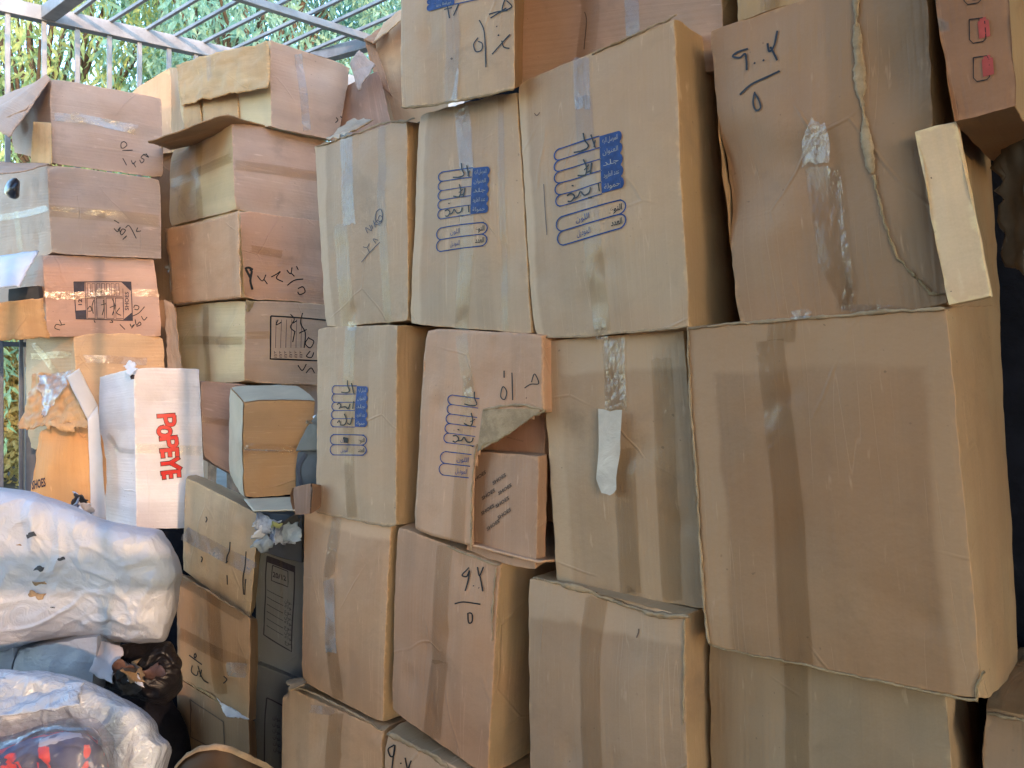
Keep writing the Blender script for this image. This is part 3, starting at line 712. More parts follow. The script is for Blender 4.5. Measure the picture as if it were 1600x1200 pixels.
lip(B1, [(496, 228), (540, 213), (600, 192), (650, 183)], 5, 'torn', d=.008, rag=3)

B2 = wallbox('carton', [(655, 177), (808, 140), (832, 521), (640, 505)], 'tall tan carton printed with a blue form, second in the upper big row', (.01, .01), col=GREYK, pale=(.035, .0, 0, .0), bulge=.012)
B2.tape([(722, 160), (735, 270)], 22, 'tape_clear'); B2.tape([(735, 400), (722, 514)], 22, 'tape_dark'); B2.tape([(738, 262), (735, 400)], 20, 'tape_brown', off=.0012)
form(B2, (690, 270), (770, 261), (686, 395), HAND, lw=1.7)
B2.tape([(784, 150), (792, 516)], 9, 'tape_brown', off=.0011)

B3 = wallbox('carton', [(808, 130), (1053, 25), (1076, 513), (833, 526)], 'large tan carton with a big blue printed form and an orange-lit side, upper big row', (.015, .015), col=GREYK, pale=(.02, 0, 0, 0), bulge=.012)
B3.tape([(908, 88), (914, 170)], 24, 'tape_clear'); B3.tape([(914, 150), (940, 515)], 28, 'tape_brown', off=.0012)
form(B3, (868, 234), (975, 202), (877, 385), HAND, lw=2.1)
A = B3.ink(); A.stroke([(853, 287), (855, 330), (857, 366)], 1.1, 'ballpen'); A.stroke([(836, 176), (840, 180), (845, 175)], 1.5, 'grey_ink'); A.build('pen_mark')
lip(B3, [(925, 82), (985, 55), (1045, 26), (1058, 20)], 5, 'torn', d=.01, rag=3)
lip(B3, [(834, 526), (900, 524), (975, 518), (1030, 513), (1075, 512)], 4, 'torn', d=.006, rag=2)
B3.tape([(935, 495), (940, 528)], 20, 'tape_clear')

B4 = wallbox('carton', [(1108, 42), (1445, -70), (1482, 478), (1157, 507)], 'large brown carton with handwritten numerals over a short line and a long vertical rip', (-.02, .0), col=(.29, .20, .12), pale=(0, 0, .15, 0), palec=.84, bulge=.02, amp=.009,
             dents=((.05, .52, .14, -.026), (.5, .62, .15, -.014), (.9, .3, .1, -.012)))
A = B4.ink()
A.stroke([(1172, 72), (1158, 76), (1148, 83), (1160, 86), (1168, 80), (1171, 92), (1172, 107)], 3.2); A.stroke([(1183, 95), (1185, 97)], 3); A.stroke([(1197, 91), (1199, 93)], 3)
A.stroke([(1202, 64), (1206, 78), (1213, 68), (1216, 44)], 3.2); A.stroke([(1207, 70), (1214, 82), (1220, 93)], 3.2); A.stroke([(1161, 146), (1180, 130), (1205, 119), (1225, 110)], 3.2)
A.stroke([(1186, 142), (1184, 160), (1189, 172), (1197, 168), (1193, 155), (1186, 145)], 3.0); A.build('handwriting')
B4.tape([(1284, 258), (1300, 400), (1328, 470)], [38, 36, 24], 'tape_brown'); B4.tape([(1312, 258), (1322, 350), (1334, 440), (1322, 476)], [20, 10, 14, 22], 'tape_clear', off=.004)
B4.tape([(1296, 192), (1290, 225), (1286, 258)], [22, 46, 44], 'tape_loose', off=.010, rag=5); B4.tape([(1318, 474), (1370, 478), (1420, 480)], [10, 12, 6], 'tape_loose', off=.006)
lip(B4, [(1337, -20), (1343, 60), (1350, 130), (1358, 175), (1363, 215), (1370, 272)], 30, 'torn', d=.010, rag=5)
lip(B4, [(1372, 275), (1383, 320), (1393, 362), (1408, 405), (1440, 440), (1455, 458), (1478, 462)], 4, 'torn_grey', d=.004, rag=6)

# ---- row A, on top
M1 = wallbox('carton', [(628, -190), (803, -240), (803, 140), (628, 172)], 'tan carton with an upside-down blue form and marker scrawl at the very top', (.06, .06), col=(.42, .33, .215), b=(.09, 1), side='R', far=(822, -240, 822, 128), bulge=.01)
form(M1, (782, -48), (672, -22), (782, 38), None, lw=2.0, parts=(0,), split=.6, nrow=4)
A = M1.ink()
for st in ([(748, 60), (741, 70), (745, 82), (754, 80), (755, 70), (748, 66)], [(751, 33), (758, 50), (760, 80), (760, 107)], [(770, 87), (780, 76), (797, 56)], [(785, 66), (788, 76), (796, 78)], [(768, 30), (780, 22), (792, 14)], [(766, 24), (778, 20), (794, 18)], [(790, 0), (786, 18), (800, 12), (792, 2)], [(705, 9), (708, 30)], [(718, 18), (722, 8), (714, 26)], [(712, 13), (700, 16)]): A.stroke(st, 1.9)
A.stroke([(777, 43), (778, 44)], 2.4); A.stroke([(779, 57), (781, 58)], 2.4); A.stroke([(708, 92), (710, 94)], 3.0, 'grey_ink'); A.build('handwriting')
M1.tape([(712, -190), (712, 60), (705, 165)], 20, 'tape_brown'); M1.tape([(719, 110), (712, 150), (708, 166)], [3, 6, 14], 'tape_clear', off=.004)
lip(M1, [(628, 171), (680, 165), (740, 154), (803, 141)], 7, 'torn_grey', d=.008, rag=2)
M2 = wallbox('carton', [(812, -260), (1125, -330), (1127, 110), (812, 150)], 'pinkish carton half hidden on top behind the large blue-form carton', (-.10, -.10), col=(.40, .305, .24), bulge=.008, horiz=True)
M2.tape([(905, -200), (925, 20), (915, 95)], 30, 'tape_brown'); M2.tape([(990, -200), (990, 60)], 22, 'tape_milky', off=.0012)
A = M2.ink(); A.stroke([(915, 20), (918, 35), (914, 78)], 1.6, 'grey_ink'); A.build('pen_mark')
M4 = wallbox('carton', [(1150, -240), (1360, -300), (1340, 22), (1153, 60)], 'olive-brown carton peeping over the numeral carton at the top edge', (-.06, -.06), col=(.36, .28, .16))
M4.tape([(1205, -200), (1205, 30)], 30, 'tape_clear')
M5 = Box('blue_bundle', [(1122, -200), (1160, -210), (1160, 60), (1122, 60)], 1.72, 1.64, 'dark blue plastic-wrapped bundle squeezed between two top cartons', mat=film_mat('blue_plastic', (.06, .085, .17), .3, 8, .01), D=.2, amp=.012, cat='bundle', bodyname='wrapping')
M3 = wallbox('carton', [(1440, -140), (1566, -170), (1588, 166), (1492, 190)], 'red-brown carton printed with small red symbols, jutting out at the top right', (.05, .05), col=(.25, .15, .09), D=.3, crush=.004, bulge=.004, amp=.004)
A = M3.ink()
for (cx, cy) in ((1522, -12), (1530, 48), (1536, 107)):
    r = 14; rr = [(cx - r, cy - r * 1.2), (cx + r * .5, cy - r * 1.4), (cx + r * .7, cy - r), (cx + r * .8, cy + r * .9), (cx + r * .5, cy + r * 1.2), (cx - r * .6, cy + r * 1.4), (cx - r, cy + r), (cx - r, cy - r * 1.2)]
    A.stroke(rr, 1.6, 'marker', smoothit=False)
    A.quad([(cx - 1, cy - r * 1.0), (cx + r + 2, cy - r * 1.2), (cx + r + 4, cy + r * .6), (cx + 1, cy + r * .9)], 'red_symbol'); A.quad([(cx + 2, cy - r * 1.4), (cx + r - 2, cy - r * 1.5), (cx + r - 2, cy - r * 1.1), (cx + 2, cy - r)], 'red_symbol')
A.build('printed_symbol')
S1 = wallbox('shoe_box', [(1427, 204), (1493, 187), (1549, 462), (1483, 479)], 'narrow pale cream box standing at the right beside the numeral carton', (.035, .035), col=(.60, .49, .33), sidec=None, D=.014, crush=.001, amp=.002, bulge=.002, stain=.15, cat='shoe box')
A = S1.ink(); A.stroke([(1453, 276), (1454, 278)], 2.2, 'grey_ink'); A.stroke([(1487, 455), (1488, 456)], 2, 'grey_ink'); A.build('pen_mark')
tp = panel('torn_board', [(1558, 205, 1.28), (1600, 190, 1.22), (1605, 430, 1.22), (1570, 415, 1.27)], simple('dim_board', (.12, .095, .07), .8, .2, 20, .3), None, rag=(.01, .0, .01, .03), wr=.012)
tag(tp, 'dark torn board with ragged edge in the shadows at the right edge', 'torn board')

# ---- row C
C1 = wallbox('carton', [(495, 512), (622, 505), (619, 822), (493, 800)], 'tall olive-tan carton with a blue form, leftmost of the middle big row', (.02, .02), col=GREYK, bulge=.014)
C1.tape([(549, 508), (552, 808)], 17, 'tape_brown'); C1.tape([(552, 502), (552, 516)], 15, 'tape_clear', off=.003)
form(C1, (523, 602), (580, 602), (521, 710), HAND[:3] + [(1.2, [(.17, .27), (.25, .25), (.30, .29), (.24, .33)]), (1.2, [(.30, .31), (.42, .30), (.5, .33), (.55, .26)]), (1.1, [(.64, .22), (.62, .33)]), (1.2, [(.28, .56), (.40, .56), (.46, .50), (.40, .40)]), (1.2, [(.48, .53), (.56, .55), (.62, .45)]), (1., [(.2, .53), (.26, .5), (.3, .55)]), (3., [(.36, .75), (.50, .77)]), (3., [(.37, .79), (.49, .80)])], lw=1.5)
lip(C1, [(494, 800), (530, 806), (560, 812), (600, 820), (620, 823)], 4, 'torn', d=.006, rag=2.5)

TEAR = [(757, 694), (775, 690), (795, 677), (812, 664), (832, 650), (852, 640)]
def tear_x(v):
    pts = [(690, 755), (700, 752), (715, 746), (740, 743), (800, 740), (860, 737)]
    if v < 640: return 9999
    if v < 694: return 852 - (v - 640) / 54 * 97
    for (a, b), (c, d_) in zip(pts, pts[1:]):
        if v <= c: return b + (d_ - b) * (v - a) / (c - a)
    return 737
C2 = wallbox('carton', [(667, 513), (848, 521), (848, 884), (646, 828)], 'pinkish carton with its lower right corner ripped away, shoe boxes showing inside, middle big row', (.03, .03), col=PINKK, sidec=None, bulge=.006, cell=.0075, crush=.006,
             cut=lambda u, v: u > tear_x(v), cutside=lambda a, b: b > .34, D=.36, stain=.3)
C2.tape([(722, 524), (734, 600), (715, 855)], [18, 18, 22], 'tape_brown'); C2.tape([(732, 590), (736, 628)], [10, 14], 'tape_clear', off=.004)
form(C2, (703, 617), (790, 628), (690, 742), [h for h in HAND if max(p[0] for p in h[1]) < .56], lw=1.6, xmax=.55, split=.62, parts=(0,)); form(C2, (703, 617), (790, 628), (690, 742), None, lw=1.5, xmax=.52, parts=(1,))
A = C2.ink()
for st in ([(785, 608), (784, 620), (790, 624), (793, 612), (788, 604), (785, 608)], [(801, 582), (802, 625)], [(789, 579), (789, 590)], [(820, 606), (830, 600), (842, 599), (836, 584), (831, 597)], [(822, 621), (823, 622)]): A.stroke(st, 1.7)
A.build('handwriting')
lip(C2, [(758, 640), (790, 634), (820, 632), (848, 640)], 6, 'torn', d=.008, rag=3); lip(C2, [(748, 694), (744, 712), (741, 750), (739, 800), (737, 858)], 4.5, 'torn', d=.005, rag=3, name='torn_edge')
TR_ = [(752, 642), (800, 632), (846, 641), (830, 654), (795, 680), (750, 706)]
A = C2.ink(); A.off = .003
A.quad([(757, 640), (848, 637), (800, 676), (748, 706)], 'torn', 14, 10); A.build('torn_layer')
lip(C2, TEAR[::-1] + [(752, 702)], 7, 'torn_grey', d=.004, rag=6)
I1 = Box('shoe_box', [(737, 705), (842, 711), (838, 893), (728, 864)], 1.945, 1.765, 'reddish shoe box printed with slanted SHOES words inside the ripped carton', side='R', far=(856, 708, 852, 880), b=BK, D=.3, col=(.34, .235, .16), crush=.003, amp=.002, bulge=.002, cat='shoe box', stain=.2)
A = I1.ink()
for (x, y) in ((778, 752), (787, 768), (761, 776), (783, 788), (760, 800), (786, 806), (768, 824), (746, 748)):
    A.text('SHOES', (x - 6, y + 5), (13 * .30 * 1.7, -9 * .30 * 1.7), (-2.0, -7.0), 'grey_ink', fit=3.1, bold=.045)
A.text('MADE IN CHINA', (776, 862), (3.8, 1.1), (-.6, 3.4), 'grey_ink', fit=7); A.build('printed_words')
I2 = Box('shoe_box', [(745, 640), (851, 645), (852, 712), (742, 702)], 2.02, 1.83, 'reddish shoe box lying above the SHOES box inside the ripped carton', b=BK, D=.3, col=(.37, .22, .15), crush=.003, amp=.002, bulge=.002, cat='shoe box', stain=.2)
A = I2.ink(); A.text('MADE IN CHINA', (793, 682), (3.8, .9), (-.5, 3.4), 'grey_ink', fit=7); A.build('printed_words')

C3 = wallbox('carton', [(848, 532), (1070, 513), (1103, 952), (868, 912)], 'large grey-brown carton with a loose whitish tape tag hanging from its middle', (.0, -.02), col=(.31, .245, .162), pale=(.045, .075, 0, 0), bulge=.008)
C3.tape([(962, 527), (966, 640)], 33, 'tape_clear'); C3.tape([(978, 700), (986, 925)], 34, 'tape_dark'); C3.tape([(1036, 560), (1052, 940)], 32, 'tape_brown', off=.0011)
tg = C3.tape([(964, 640), (962, 700), (957, 745), (962, 768)], [36, 33, 32, 24], 'tape_loose', off=.018, name='hanging_tape', rag=3)
tg.data.materials[0] = M['tape_tag'] = simple('loose_tape_tag', (.52, .46, .40), .25, .6, 14, .15, .003, 18)
C3.tape([(982, 915), (990, 930)], [6, 14], 'tape_clear', off=.003)

C4 = wallbox('carton', [(1072, 512), (1481, 482), (1536, 1098), (1105, 1008)], 'biggest plain brown carton with a wide darker tape band down the middle, right side', (.035, .035), side='R', far=(1562, 477, 1592, 1050), col=(.26, .182, .108), pale=(.05, .085, .035, 0), bulge=.01, cell=.012)
C4.tape([(1204, 535), (1232, 780), (1246, 1040)], [44, 46, 52], 'tape_dark', off=.0013)
C4.tape([(1225, 500), (1222, 535)], 44, 'tape_brown', off=.0012)
lip(C4, [(1074, 514), (1180, 506), (1262, 500), (1360, 492), (1480, 482)], 8, 'torn', d=.008, rag=2.5); lip(C4, [(1075, 515), (1080, 640), (1089, 780), (1100, 930), (1106, 1008)], 6, 'torn', d=.006, rag=2)
lip(C4, [(1106, 1009), (1230, 1034), (1360, 1062), (1450, 1081), (1530, 1100)], 4, 'torn_grey', d=.006, rag=3)
lip(C4, [(1530, 1102), (1532, 1075), (1540, 1050)], 5, 'torn_grey', d=.008, rag=4)
C4.tape([(1240, 497), (1272, 492)], 14, 'tape_loose', off=.01, rag=4)

# ---- row D / E
D1 = wallbox('carton', [(475, 789), (612, 820), (598, 1131), (472, 1064)], 'tan carton with a clear tape strip, leftmost of the lower big row', (.01, .01), col=KRAFT, pale=(.0, .04, 0, 0), bulge=.016)
D1.tape([(528, 802), (520, 900)], [16, 16], 'tape_clear'); D1.tape([(521, 905), (524, 1018)], 18, 'tape_milky', off=.003); D1.tape([(524, 1000), (530, 1092)], 18, 'tape_dark'); D1.tape([(523, 1010), (523, 1022)], [14, 4], 'tape_clear', off=.006)
D2 = wallbox('carton', [(622, 822), (781, 880), (762, 1215), (612, 1110)], 'reddish-tan carton marked with numerals over a short line, left of the crushed-top carton', (.02, .02), col=(.36, .245, .16), bulge=.01)
D2.tape([(697, 850), (690, 1035)], 24, 'tape_brown'); D2.tape([(692, 1030), (676, 1155)], 28, 'tape_dark')
A = D2.ink()
for st in ([(734, 885), (725, 896), (731, 899), (735, 890), (731, 921)], [(741, 913), (742, 914)], [(750, 916), (751, 917)], [(748, 884), (751, 898), (757, 884)], [(752, 898), (757, 922)], [(716, 941), (730, 938), (754, 942)], [(736, 955), (737, 970), (742, 969), (742, 957), (737, 955)]): A.stroke(st, 2.1)
A.build('handwriting'); lip(D2, [(700, 852), (740, 868), (781, 881)], 5, 'torn', d=.006, rag=2); lip(D2, [(776, 885), (772, 940), (770, 1000)], 4, 'torn', d=.005, rag=2.5)
D3 = wallbox('carton', [(823, 903), (1071, 962), (1076, 1290), (828, 1260)], 'brown carton with a crushed, split top edge beneath the loose-tape carton', (.03, .03), col=(.30, .23, .155), pale=(0, .07, 0, 0), bulge=.012, dents=((.6, .12, .14, -.012),))
D3.tape([(930, 935), (925, 1000), (930, 1280)], 32, 'tape_dark')
lip(D3, [(832, 903), (880, 915), (930, 928)], 12, 'torn', d=.016, rag=4); lip(D3, [(920, 928), (975, 948), (1030, 962), (1080, 960)], 14, 'torn', d=.022, rag=4)
lip(D3, [(1071, 965), (1072, 1050), (1070, 1130)], 4, 'torn', d=.006, rag=2); A = D3.ink(); A.stroke([(998, 984), (998, 990), (995, 998)], 2.4, 'grey_ink'); A.build('small_hole')
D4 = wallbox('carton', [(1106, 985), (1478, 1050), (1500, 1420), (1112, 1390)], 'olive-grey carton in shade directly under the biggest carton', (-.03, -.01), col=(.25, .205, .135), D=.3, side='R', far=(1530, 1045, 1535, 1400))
D4.tape([(1245, 1020), (1250, 1300)], 38, 'tape_brown')
D5 = wallbox('carton', [(1532, 1098), (1760, 1150), (1760, 1500), (1534, 1400)], 'carton corner at the bottom right edge with a crumpled top', (-.02, -.0), col=(.26, .19, .12), crush=.02, D=.4)
lip(D5, [(1534, 1104), (1560, 1112), (1600, 1122)], 9, 'torn', d=.012, rag=4)
E1 = wallbox('carton', [(440, 1070), (598, 1138), (600, 1420), (442, 1400)], 'tan carton with a bulging torn top corner at the bottom, left of centre', (.03, .02), col=KRAFT, bulge=.02, crush=.02)
E1.tape([(528, 1112), (525, 1250)], 22, 'tape_dark'); E1.tape([(488, 1105), (524, 1110)], 12, 'tape_milky', off=.004)
panel('torn_flap', [(448, 1063, 2.5), (474, 1058, 2.55), (476, 1074, 2.45), (452, 1078, 2.42)], M['torn'], E1.root, rag=(.01, .01, 0, .01), wr=.01)
lip(E1, [(442, 1072), (480, 1078), (540, 1105), (598, 1136)], 6, 'torn', d=.01, rag=2)
E2 = wallbox('carton', [(603, 1141), (790, 1240), (790, 1500), (598, 1420)], 'carton with large handwritten numerals cut off by the bottom edge', (.04, .04), col=(.42, .335, .24), crush=.014)
A = E2.ink()
for st in ([(618, 1164), (608, 1170), (612, 1182), (618, 1180), (619, 1165), (614, 1210)], [(628, 1192), (629, 1194)], [(636, 1184), (640, 1202), (646, 1188)]): A.stroke(st, 2.4)
A.build('handwriting'); lip(E2, [(604, 1143), (640, 1162), (680, 1182), (705, 1200)], 12, 'torn', d=.014, rag=4)

# ================================================================ THE LEFT STACKS
# ---- leftmost stack
LB = (-.74, .67)
def farbox(name, q, d0, d1, label, far=None, **k):
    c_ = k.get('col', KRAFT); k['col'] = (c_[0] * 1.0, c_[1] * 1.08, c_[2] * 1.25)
    k.setdefault('group', 'cartons in the two left stacks')
    k.setdefault('b', LB); k.setdefault('cell', .018); k.setdefault('D', .4); k.setdefault('amp', .006); k.setdefault('crush', .012)
    return Box(name, q, d0, d1, label, side='L' if far else None, far=far, **k)
A1 = farbox('open_carton', [(79, 121), (252, 152), (255, 279), (81, 257)], 3.1, 3.3, 'open carton with a drooping lid flap, top of the leftmost stack', far=(20, 148, 18, 238), col=(.42, .31, .22), horiz=True, cutside=None)
A1.tape([(85, 183), (150, 190), (212, 203)], [13, 14, 16], 'tape_milky')
A1.tape([(112, 182), (150, 190), (205, 202)], [16, 13, 14], 'tape_clear', off=.004)
A = A1.ink()
for st in ([(188, 232), (188, 225), (193, 222), (197, 227), (192, 232), (188, 232)], [(190, 236), (206, 235)], [(191, 248), (197, 259)], [(204, 251), (207, 257), (211, 252)], [(207, 255), (211, 262)], [(217, 250), (220, 255), (224, 250), (219, 246), (226, 241), (231, 246), (222, 241)], [(227, 240), (231, 246)]): A.stroke(st, 1.3)
A.build('handwriting')
panel('lid_flap', [(77, 121, 3.1), (80, 124, 3.08), (14, 215, 2.95), (-40, 190, 3.2)], A1.mat, A1.root, rag=(0, .008, .01, 0), bend=.02)
panel('lid_flap', [(-40, 175, 3.5), (77, 122, 3.12), (40, 172, 3.0), (-40, 216, 3.1)], A1.mat, A1.root, rag=(0, .006, .01, 0), bend=.01)
panel('inner_flap', [(52, 190, 3.06), (80, 192, 3.09), (81, 257, 3.09), (48, 256, 3.12)], card_mat('cream_board', (.58, .46, .27), 3), A1.root)
A2 = farbox('open_carton', [(74, 257), (250, 281), (252, 404), (80, 397)], 3.08, 3.28, 'carton with a torn side flap and dark shoe poking out, second in the leftmost stack', far=(-30, 262, -30, 420), col=(.41, .305, .215), horiz=True)
A2.tape([(78, 330), (160, 338), (248, 346)], 18, 'tape_brown'); A2.tape([(82, 327), (120, 331), (165, 338)], [6, 8, 10], 'tape_clear', off=.004)
A = A2.ink()
for st in ([(178, 346), (186, 351)], [(178, 359), (184, 364), (188, 357), (184, 362)], [(187, 362), (190, 369), (196, 362), (191, 360), (188, 365)], [(196, 358), (202, 355), (213, 374)], [(215, 357), (213, 363), (220, 362)], [(195, 374), (198, 370), (192, 376)]): A.stroke(st, 1.4)
A.build('handwriting')
panel('side_flap', [(-40, 252, 3.0), (75, 256, 3.06), (40, 268, 2.95), (-40, 276, 2.85)], A2.mat, A2.root, rag=(.006, .006, .01, 0))
A2.tape([(-20, 345), (40, 336), (75, 326)], 10, 'tape_clear', face=A2.left, off=.004); A2.tape([(28, 330), (32, 392)], 8, 'tape_brown', face=A2.left)
shoe_o = [(8, 288), (14, 280), (24, 276), (31, 282), (31, 308), (24, 312), (14, 308), (6, 300)]
sh = blob('black_shoe', shoe_o, 2.97, .05, .04, simple('black_leather', (.015, .015, .025), .3, .6, 9, .3), None, wr=.006, n=40, rings=10)
tag(sh, 'shiny black shoe poking from the side of the second carton, leftmost stack', 'shoe')
A3 = farbox('open_carton', [(65, 398), (243, 405), (255, 525), (74, 528)], 3.08, 3.28, 'carton stamped with a purple SHOES grid label and flaps hanging open, leftmost stack', far=(-30, 425, -30, 520), col=(.38, .275, .20), horiz=True)
A = A3.ink()
def fr(c, w, m): A.stroke([c[0], c[1], c[2], c[3], c[0]], w, m, smoothit=False)
fr([(115, 441), (206, 441), (208, 502), (119, 500)], 1.4, 'black_ink')
A.quad([(115, 441), (132, 441), (132, 456), (116, 457)], 'black_ink', 3, 3); A.quad([(117, 487), (134, 486), (135, 501), (119, 500)], 'black_ink', 3, 3)
A.quad([(190, 441), (206, 441), (206, 455), (205, 455)], 'black_ink', 3, 3); A.quad([(206, 490), (207, 490), (208, 502), (193, 501)], 'black_ink', 3, 3)
for k in range(7):
    x = 136 + k * 7.6; fr([(x, 444), (x + 5, 444), (x + 5.6, 463), (x + .6, 463)], .8, 'black_ink')
for k in range(4):
    x = 136 + k * 15; fr([(x, 467), (x + 12, 467), (x + 13, 499), (x + 1, 499)], 1.0, 'black_ink')
A.stroke([(133, 465), (192, 465)], 1.0, 'black_ink', smoothit=False); A.stroke([(133, 441), (135, 501)], 1.0, 'black_ink', smoothit=False); A.stroke([(193, 452), (194, 489)], .9, 'black_ink', smoothit=False)
A.text('SHOES', (202, 486), (.0, -5.6), (-8.5, 0), 'black_ink', fit=5.2, bold=.02); A.text('12', (128, 478), (0, -7), (-8, 0), 'black_ink', fit=1.4, bold=.03)
A.build('printed_label'); A = A3.ink()
for st in ([(147, 470), (144, 480), (146, 492)], [(137, 485), (141, 480), (143, 487), (138, 488)], [(162, 470), (163, 482), (160, 494)], [(158, 478), (166, 476)], [(176, 468), (180, 480), (176, 494)], [(172, 482), (182, 478)], [(188, 482), (183, 490), (190, 494)], [(147, 502), (149, 506)], [(174, 501), (177, 505), (172, 505)],
           [(210, 482), (212, 478), (218, 480), (216, 485), (211, 484)], [(227, 480), (218, 490), (208, 495)], [(188, 508), (196, 516)], [(204, 507), (206, 511), (211, 508), (206, 514)], [(212, 500), (214, 509), (219, 504), (221, 508), (214, 511)], [(222, 495), (226, 501), (231, 496)], [(93, 501), (96, 509), (88, 508), (86, 514), (94, 517)], [(96, 509), (102, 508)]): A.stroke(st, 1.4)
A.build('handwriting'); A3.tape([(66, 462), (120, 463), (200, 452)], [12, 12, 12], 'tape_clear', off=.004); A3.tape([(206, 458), (248, 458)], 12, 'tape_brown')
panel('white_flap', [(-40, 412, 3.05), (60, 393, 3.04), (30, 448, 2.86), (-40, 462, 2.8)], M['white_card'], A3.root, rag=(0, .004, .012, 0), bend=.01)
panel('lower_flap', [(-30, 476, 2.96), (68, 465, 3.0), (76, 528, 3.04), (-30, 533, 2.98)], card_mat('yellow_board', YELK, 5), A3.root, rag=(.004, .008, .008, 0), bend=.015)
dk = Box('dark_shoe_box', [(12, 452), (60, 446), (62, 470), (12, 472)], 3.06, 3.07, 'dark blue shoe box seen inside the hanging flaps of the stamped carton', D=.1, mat=M['dark_card'], amp=.002, crush=.002, cat='shoe box', cell=.02)
A4 = farbox('carton', [(120, 525), (258, 521), (262, 700), (120, 700)], 3.12, 3.3, 'orange-tan carton right under the stamped carton, leftmost stack', far=(44, 530, 44, 700), col=YELK, amp=.014, crush=.02, horiz=True)
A4.tape([(135, 562), (230, 566)], 12, 'tape_milky'); A4.tape([(55, 560), (116, 556)], 10, 'tape_clear', face=A4.left, off=.004); A4.tape([(60, 540), (112, 612)], [8, 10], 'tape_clear', face=A4.left, off=.005)
sk = panel('crumpled_board', [(52, 585, 2.98), (125, 588, 2.98), (138, 672, 2.88), (26, 668, 2.9)], card_mat('yellow_board_b', (.40, .30, .16), 9, gloss=.45), None, thick=.005, rag=(.004, .012, .022, .006), wr=.03, n=60, m=40, freq=12)
tag(sk, 'crumpled torn yellow-brown board with ragged lower edge left of the white carton', 'torn board')
t2 = panel('clear_plastic', [(60, 588, 2.94), (112, 580, 2.94), (100, 612, 2.88), (66, 655, 2.85)], M['tape_loose'], None, thick=.001, wr=.02, n=24, m=24, rag=(.01, .01, .01, .01))
tag(t2, 'shiny crumpled clear plastic caught on the torn yellow-brown board', 'plastic film')
SB = Box('worn_carton', [(60, 655), (136, 668), (142, 805), (46, 800)], 3.0, 3.0, 'bulging worn yellow carton with faded SHOES print beside the white carton', side='R', far=(160, 660, 160, 800), b=(.6, .8), col=(.50, .33, .15), amp=.02, bulge=.03, crush=.03, stain=.3)
SB.ink().text('SHOES', (52, 766), (7.0, -1.8), (-1.5, -18), 'black_ink', fit=3.4, bold=.03).build('faded_print')
# shiny scraps
def scrap(name, cx, cy, d, r, mat, label, cat='scrap', seed=0, n=10, cards=1):
    rnd = random.Random(seed); t = root(name, up(cx, cy, d), label, cat)
    for k in range(cards):
        x, y = cx + rnd.uniform(-r, r) * .6, cy + rnd.uniform(-r, r) * .45; a = rnd.uniform(0, 6.28); q = []
        for j in range(4):
            rr = r * rnd.uniform(.45, .85); th = a + j * 1.57 + rnd.uniform(-.3, .3); q.append((x + math.cos(th) * rr, y + math.sin(th) * rr * .8, d + rnd.uniform(-.06, .06)))
        panel('piece', q[::-1], mat if not isinstance(mat, list) else mat[k % len(mat)], t, thick=.002, rag=(.012,) * 4, wr=.025, n=n, m=n)
    return t
foil = simple('foil_paper', (.45, .50, .60), .3, .6, 20, .5, .006, 60, col2=(.10, .12, .18))
scrap('crumpled_foil', 125, 790, 2.75, 22, [foil, M['white_card'], M['dark_card']], 'crumpled silver and blue wrapper between the worn yellow carton and the white one', 'wrapper', 4, cards=5)

# ---- white carton with red lettering
PW = Box('white_carton', [(209, 573), (311, 575), (323, 826), (213, 827)], 2.98, 3.1, 'white carton with large red upright-running lettering, standing on the left pile', side='L', far=(150, 590, 163, 812), b=(-.78, .62), mat=None, col=(.62, .62, .66), warm=False, amp=.0035, bulge=.003, stain=.08, crush=.005, horiz=True, cell=.014, gloss=.5, palec=1.05)
A = PW.ink()
def L4(x, y): return (x * .25, 500 + y * .25)
logo = [([(988, 598), (1084, 592)], 0), ([(1086, 592), (1088, 632), (1076, 650), (1050, 650), (1036, 630), (1032, 600)], 1), ([(1024, 664), (1058, 680), (1060, 705), (1035, 722), (1000, 715), (988, 692), (1000, 672), (1026, 666)], 1),
        ([(1002, 742), (1098, 730)], 0), ([(1098, 730), (1102, 768), (1086, 786), (1058, 780), (1050, 742)], 1), ([(1004, 815), (1106, 805)], 0), ([(1012, 815), (1016, 852)], 0), ([(1058, 812), (1060, 845)], 0), ([(1104, 806), (1106, 842)], 0),
        ([(1012, 898), (1066, 892)], 0), ([(1064, 892), (1110, 862)], 0), ([(1064, 892), (1124, 926)], 0), ([(1012, 958), (1118, 944)], 0), ([(1020, 958), (1024, 988)], 0), ([(1066, 952), (1068, 982)], 0), ([(1116, 946), (1118, 974)], 0)]
for pts, sm in logo: 
    p = [L4(*q) for q in pts]
    if not sm: (x0, y0), (x1, y1) = p; L = math.hypot(x1 - x0, y1 - y0); e = 3.2; p = [(x0 - (x1 - x0) / L * e, y0 - (y1 - y0) / L * e), (x1 + (x1 - x0) / L * e, y1 + (y1 - y0) / L * e)]
    A.stroke(p, 7.6, 'outline_ink', smoothit=bool(sm))
for pts, sm in logo:
    p = [L4(*q) for q in pts]
    if not sm: (x0, y0), (x1, y1) = p; L = math.hypot(x1 - x0, y1 - y0); e = 1.8; p = [(x0 - (x1 - x0) / L * e, y0 - (y1 - y0) / L * e), (x1 + (x1 - x0) / L * e, y1 + (y1 - y0) / L * e)]
    A.stroke(p, 5.3, 'red_ink', off=.0012, smoothit=bool(sm))
A.build('red_lettering')
PW.tape([(214, 700), (315, 704)], 15, 'tape_clear'); PW.tape([(170, 680), (185, 702), (210, 706)], 8, 'tape_clear', face=PW.left, off=.004)
